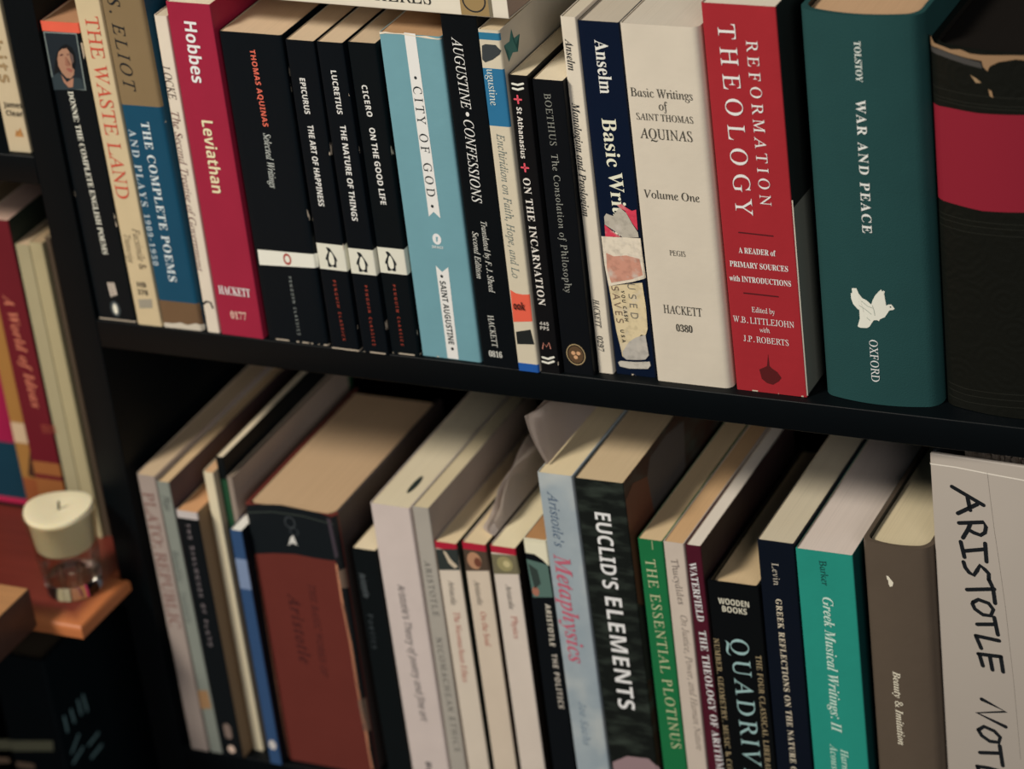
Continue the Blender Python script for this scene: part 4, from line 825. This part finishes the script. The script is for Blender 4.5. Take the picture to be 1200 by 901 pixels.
# ------------------------------------------------------------------ ring binder
bd = [d for d in BOOKS if d['name'] == 'ring_binder'][0]
root = empty('ring_binder', [v / 1000 + (0, 0, .0003)[i] for i, v in enumerate(bd['at'])], bd['label'], 'binder', bd['group'])
root.rotation_euler = (0, math.radians(bd['lean']), math.radians(bd['turn']))
W, DP, HH = (v / 1000 for v in bd['size'])
VINYL = plain('white_vinyl', 'a2998f', .38, .4, var=.12, scale=20, bump_scale=60, bump_strength=.1)
LINER = plain('binder_liner', '15191c', .6, .3)
bm = bmesh.new(); add_box(bm, (0, 0, 0), (W, .0028, HH), .0012)
spine = link_mesh('spine_cover', bm, [VINYL], root)
for x in (0, W - .0026):
    bm = bmesh.new(); add_box(bm, (x, .0032, 0), (x + .0026, DP, HH), .001)
    o = link_mesh('cover_board', bm, [LINER], root)
bm = bmesh.new(); add_box(bm, (.004, .0029, .004), (W - .004, .0036, HH - .003), 0)
link_mesh('spine_liner', bm, [LINER], root)
bm = bmesh.new()
add_box(bm, (W * .5 - .008, .0037, .03), (W * .5 + .008, .007, HH - .012), .001)
for z in (.05, .131, .212):
    for s in range(16):
        a0, a1 = math.pi * 2 * s / 16, math.pi * 2 * (s + 1) / 16
        p, q = Vector((W / 2 + .022 * math.cos(a0), .031 + .022 * math.sin(a0), z)), Vector((W / 2 + .022 * math.cos(a1), .031 + .022 * math.sin(a1), z))
        mtx = Matrix.Translation((p + q) / 2) @ (q - p).to_track_quat('Z', 'Y').to_matrix().to_4x4()
        bmesh.ops.create_cone(bm, segments=8, radius1=.0012, radius2=.0012, depth=(q - p).length * 1.1, matrix=mtx, cap_ends=True)
link_mesh('ring_mechanism', bm, [plain('steel', '8c9094', .25, .5)], root)
bm = bmesh.new()
x = .008
while x < W - .010:                      # bundles of sheets of unequal height
    t = random.uniform(.0012, .004); top = HH - random.uniform(.010, .016)
    add_box(bm, (x, .026 + random.uniform(0, .004), .006), (x + t * .8, .23, top)); x += t
link_mesh('filed_sheets', bm, [pages_material(bd['pages'])], root)
marks_to_parts(dict(bd, rl=.7, rr=.7), spine)

# ------------------------------------------------------------------ folded papers standing on the lower row
PAPER = plain('white_paper', 'c4bab4', .8, .15, var=.1, scale=25)
nt = PAPER.node_tree; b = nt.nodes['Principled BSDF']
tl = node(nt, 'ShaderNodeBsdfTranslucent'); tl.inputs[0].default_value = (.75, .70, .66, 1)
mx = node(nt, 'ShaderNodeMixShader'); mx.inputs[0].default_value = .4
nt.links.new(b.outputs[0], mx.inputs[1]); nt.links.new(tl.outputs[0], mx.inputs[2]); nt.links.new(mx.outputs[0], nt.nodes['Material Output'].inputs[0])
def paper_bundle(label, base, top, sheets, spread):
    """sheets folded along their ridge; base and top are front-to-back lines of points in mm"""
    o0 = Vector(base[0]) / 1000
    root = empty('folded_paper', o0, label, 'paper', None)
    for s in range(sheets):
        bm = bmesh.new(); n = 10; rows = []
        for i in range(n + 1):
            f = i / n * (len(base) - 1); j = min(int(f), len(base) - 2); f -= j
            b = Vector(base[j]).lerp(Vector(base[j + 1]), f) / 1000
            t = Vector(top[j]).lerp(Vector(top[j + 1]), f) / 1000
            off = Vector((-s * spread, 0, 0)) * .001
            flap = (-.0040, -.0014)[i] if i < 2 else 0
            wob = Vector((flap + .0012 * math.sin(i * .9 + s * 2), .0015 * s, .0016 * math.sin(i * 1.3 + s * 1.7)))
            rows.append([bm.verts.new(b.lerp(t, g) + off * (.4 + g) + wob * g + Vector((-.0016 * math.sin(g * math.pi), 0, 0)) - o0) for g in (0, .2, .4, .6, .8, 1)])
        for a, c in zip(rows, rows[1:]):
            for k in range(5): bm.faces.new([a[k], a[k + 1], c[k + 1], c[k]])
        r = bmesh.ops.solidify(bm, geom=bm.faces[:], thickness=.0005)
        link_mesh('sheet', bm, [PAPER], root, 25)
paper_bundle('crumpled folded white papers tucked upright between two white-spined paperbacks with red bands',
    [(-63.0, 11, -113.2), (-63.2, 30, -113.2), (-63.2, 60, -113.2), (-63.2, 95, -113.2)],
    [(-63.6, 13, -111), (-66, 31, -97), (-67, 60, -93), (-67, 95, -90)], 3, 1.3)
paper_bundle('folded white papers standing on the cloudy pale blue paperback, just under the upper shelf',
    [(-24.6, 10, -62.2), (-24.2, 36, -62.2), (-23.8, 65, -62.2), (-23.8, 105, -62.2)],
    [(-26.8, 6, -33), (-26.8, 33, -31), (-26, 65, -29.5), (-26, 105, -28)], 3, .9)
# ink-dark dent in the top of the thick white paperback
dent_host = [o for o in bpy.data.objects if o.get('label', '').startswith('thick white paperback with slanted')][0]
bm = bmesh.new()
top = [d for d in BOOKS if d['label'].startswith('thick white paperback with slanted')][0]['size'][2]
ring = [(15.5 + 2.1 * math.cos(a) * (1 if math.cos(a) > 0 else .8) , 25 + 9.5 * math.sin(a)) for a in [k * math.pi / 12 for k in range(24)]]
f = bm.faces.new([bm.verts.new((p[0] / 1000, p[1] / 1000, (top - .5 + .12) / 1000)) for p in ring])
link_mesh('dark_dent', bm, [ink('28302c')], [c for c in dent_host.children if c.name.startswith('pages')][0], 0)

# ------------------------------------------------------------------ wooden ledge, candle, table
def wood(name, base, worn, edge_x=None, edge_y=None):
    m, nt, b = new_mat(name, .42, .4)
    tc = node(nt, 'ShaderNodeTexCoord'); P = tc.outputs['Object']
    mp = node(nt, 'ShaderNodeMapping'); mp.inputs['Scale'].default_value = (6, 60, 60); nt.links.new(P, mp.inputs[0])
    g = noise(nt, mp.outputs[0], 2.5, 6)
    c = mix_color(nt, g, paint(base), tuple(v * .55 for v in paint(base)[:3]) + (1,))
    if edge_x is not None:          # varnish rubbed off along the edges, with the rounding's caught light painted in
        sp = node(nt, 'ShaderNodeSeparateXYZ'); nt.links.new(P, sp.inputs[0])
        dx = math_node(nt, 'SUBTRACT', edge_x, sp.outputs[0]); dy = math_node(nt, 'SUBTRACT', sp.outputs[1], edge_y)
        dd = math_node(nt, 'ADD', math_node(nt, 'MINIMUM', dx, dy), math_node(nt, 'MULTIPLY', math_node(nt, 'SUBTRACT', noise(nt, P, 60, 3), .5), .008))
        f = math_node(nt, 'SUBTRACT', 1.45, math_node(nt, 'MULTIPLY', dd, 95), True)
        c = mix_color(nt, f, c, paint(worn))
    nt.links.new(c, b.inputs['Base Color'])
    bump(nt, b, g, .2, .0004)
    return m
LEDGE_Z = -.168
ledge = empty('wooden_ledge', (-.6, 0, LEDGE_Z - .008), 'reddish wooden ledge with worn orange rim and painted-in edge light, carrying the candle', 'shelf')
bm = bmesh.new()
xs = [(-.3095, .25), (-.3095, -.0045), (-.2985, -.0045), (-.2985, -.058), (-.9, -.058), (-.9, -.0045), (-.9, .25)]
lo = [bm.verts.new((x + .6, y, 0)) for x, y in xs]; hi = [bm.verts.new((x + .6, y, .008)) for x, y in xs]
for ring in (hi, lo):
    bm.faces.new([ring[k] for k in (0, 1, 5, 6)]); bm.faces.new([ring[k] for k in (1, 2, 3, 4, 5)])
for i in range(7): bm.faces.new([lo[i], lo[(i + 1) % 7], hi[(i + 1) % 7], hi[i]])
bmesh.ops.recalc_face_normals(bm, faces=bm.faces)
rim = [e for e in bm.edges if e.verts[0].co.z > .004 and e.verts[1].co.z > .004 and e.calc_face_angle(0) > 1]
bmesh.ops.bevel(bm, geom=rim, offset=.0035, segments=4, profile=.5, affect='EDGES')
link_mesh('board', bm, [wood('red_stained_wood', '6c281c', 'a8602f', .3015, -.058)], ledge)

CX, CY = -.3245, -.0225
GLASS, nt, b = new_mat('clear_glass', .03, .5)
b.inputs['Transmission Weight'].default_value = 1; b.inputs['IOR'].default_value = 1.47; b.inputs['Base Color'].default_value = (.97, .96, .92, 1)
# the thin wall barely bends light: see-through with a sheen at grazing angles
THIN = bpy.data.materials.new('thin_glass'); THIN.use_nodes = True
nt = THIN.node_tree; nt.nodes.clear()
tr = node(nt, 'ShaderNodeBsdfTransparent'); tr.inputs[0].default_value = (.95, .94, .90, 1)
gl = node(nt, 'ShaderNodeBsdfGlossy'); gl.inputs['Roughness'].default_value = .06
lw = node(nt, 'ShaderNodeLayerWeight'); lw.inputs[0].default_value = .5
sheen = math_node(nt, 'ADD', math_node(nt, 'MULTIPLY', math_node(nt, 'POWER', lw.outputs['Facing'], 4), .55), .04)
mx = node(nt, 'ShaderNodeMixShader'); out = node(nt, 'ShaderNodeOutputMaterial')
nt.links.new(sheen, mx.inputs[0]); nt.links.new(tr.outputs[0], mx.inputs[1]); nt.links.new(gl.outputs[0], mx.inputs[2]); nt.links.new(mx.outputs[0], out.inputs[0])
holder = empty('candle_holder', (CX, CY, LEDGE_Z), 'clear glass tumbler candle holder standing on the wooden ledge', 'candle holder')
bm = bmesh.new()
lathe(bm, [(.0165, .0105), (.0170, .0150), (.0180, .024), (.0194, .037), (.0210, .050), (.0216, .0525), (.0212, .0535), (.0204, .0525), (.0188, .038), (.0174, .024), (.0164, .0150), (.0160, .0105)], 64)
g = link_mesh('tumbler', bm, [THIN], holder, 40)
bm = bmesh.new()
lathe(bm, [(0, .0002), (.0145, .0002), (.0160, .0010), (.0165, .004), (.0166, .0102), (.0150, .0104), (.0110, .0090), (.005, .0084), (0, .0083)], 20)
link_mesh('thick_base', bm, [GLASS], holder, 25)
bm = bmesh.new()                     # moulded ribs round the lower half
for k in range(10):
    a = k * math.pi / 5
    m4 = Matrix.Rotation(a, 4, 'Z') @ Matrix.Translation((.0170, 0, .019)) @ Matrix.Rotation(math.radians(5.5), 4, 'Y') @ Matrix.Diagonal((.0007, .0016, .0085, 1))
    bmesh.ops.create_uvsphere(bm, u_segments=10, v_segments=8, radius=1, matrix=m4)
link_mesh('moulded_ribs', bm, [GLASS], holder, 60)
WAX, nt, b = new_mat('cream_wax', .45, .4)
b.inputs['Base Color'].default_value = paint('d0c6a4'); b.inputs['Subsurface Weight'].default_value = .25; b.inputs['Subsurface Radius'].default_value = (.006, .004, .002); b.inputs['Subsurface Scale'].default_value = .5
candle = empty('votive_candle', (CX, CY, LEDGE_Z + .0300), 'cream wax votive candle with black wick inside the glass tumbler', 'candle')
bm = bmesh.new()
lathe(bm, [(0, 0), (.0160, 0), (.0172, .0015), (.0187, .0195), (.0200, .0218), (.0203, .0235), (.0197, .0252), (.0180, .0254), (.0120, .0247), (.005, .0240), (.0012, .0236), (0, .0234)], 56)
for v in bm.verts:
    if v.co.z > .02: v.co.z += .0012 * math.sin(math.atan2(v.co.y, v.co.x) * 2 + 1) * (v.co.xy.length / .02)
link_mesh('wax', bm, [WAX], candle, 50)
bm = bmesh.new(); lathe(bm, [(0, .0225), (.0007, .0225), (.0007, .0285), (.0004, .0292), (0, .0292)], 10)
for v in bm.verts: v.co.x += max(v.co.z - .024, 0) * .25
link_mesh('wick', bm, [ink('14110e')], candle)

TW = wood('shaded_brown_wood', '4a3026', 'b8763c')  # sides and legs: shade of the unlit face put into the colour
TTOP = wood('lit_table_top', 'b88450', 'b8763c')  # lighter copy for the top, its light painted into the colour
table = empty('wooden_table', (-.70, -.30, -1.22), 'wooden table with orange top painted as lit, in front of the reddish ledge', 'table')
bm = bmesh.new(); add_box(bm, (-.20, -.25, 1.22 - .1705), (.3735, .2395, 1.22 - .1445), .0015)
for f in bm.faces:
    f.material_index = 1 if f.normal.z > .9 else 0
link_mesh('table_top', bm, [TW, TTOP], table)
for x in (-.16, .20):
    for y in (-.21, .17):
        bm = bmesh.new(); add_box(bm, (x, y, 0), (x + .04, y + .04, 1.22 - .1705), .002)
        link_mesh('leg', bm, [TW], table)
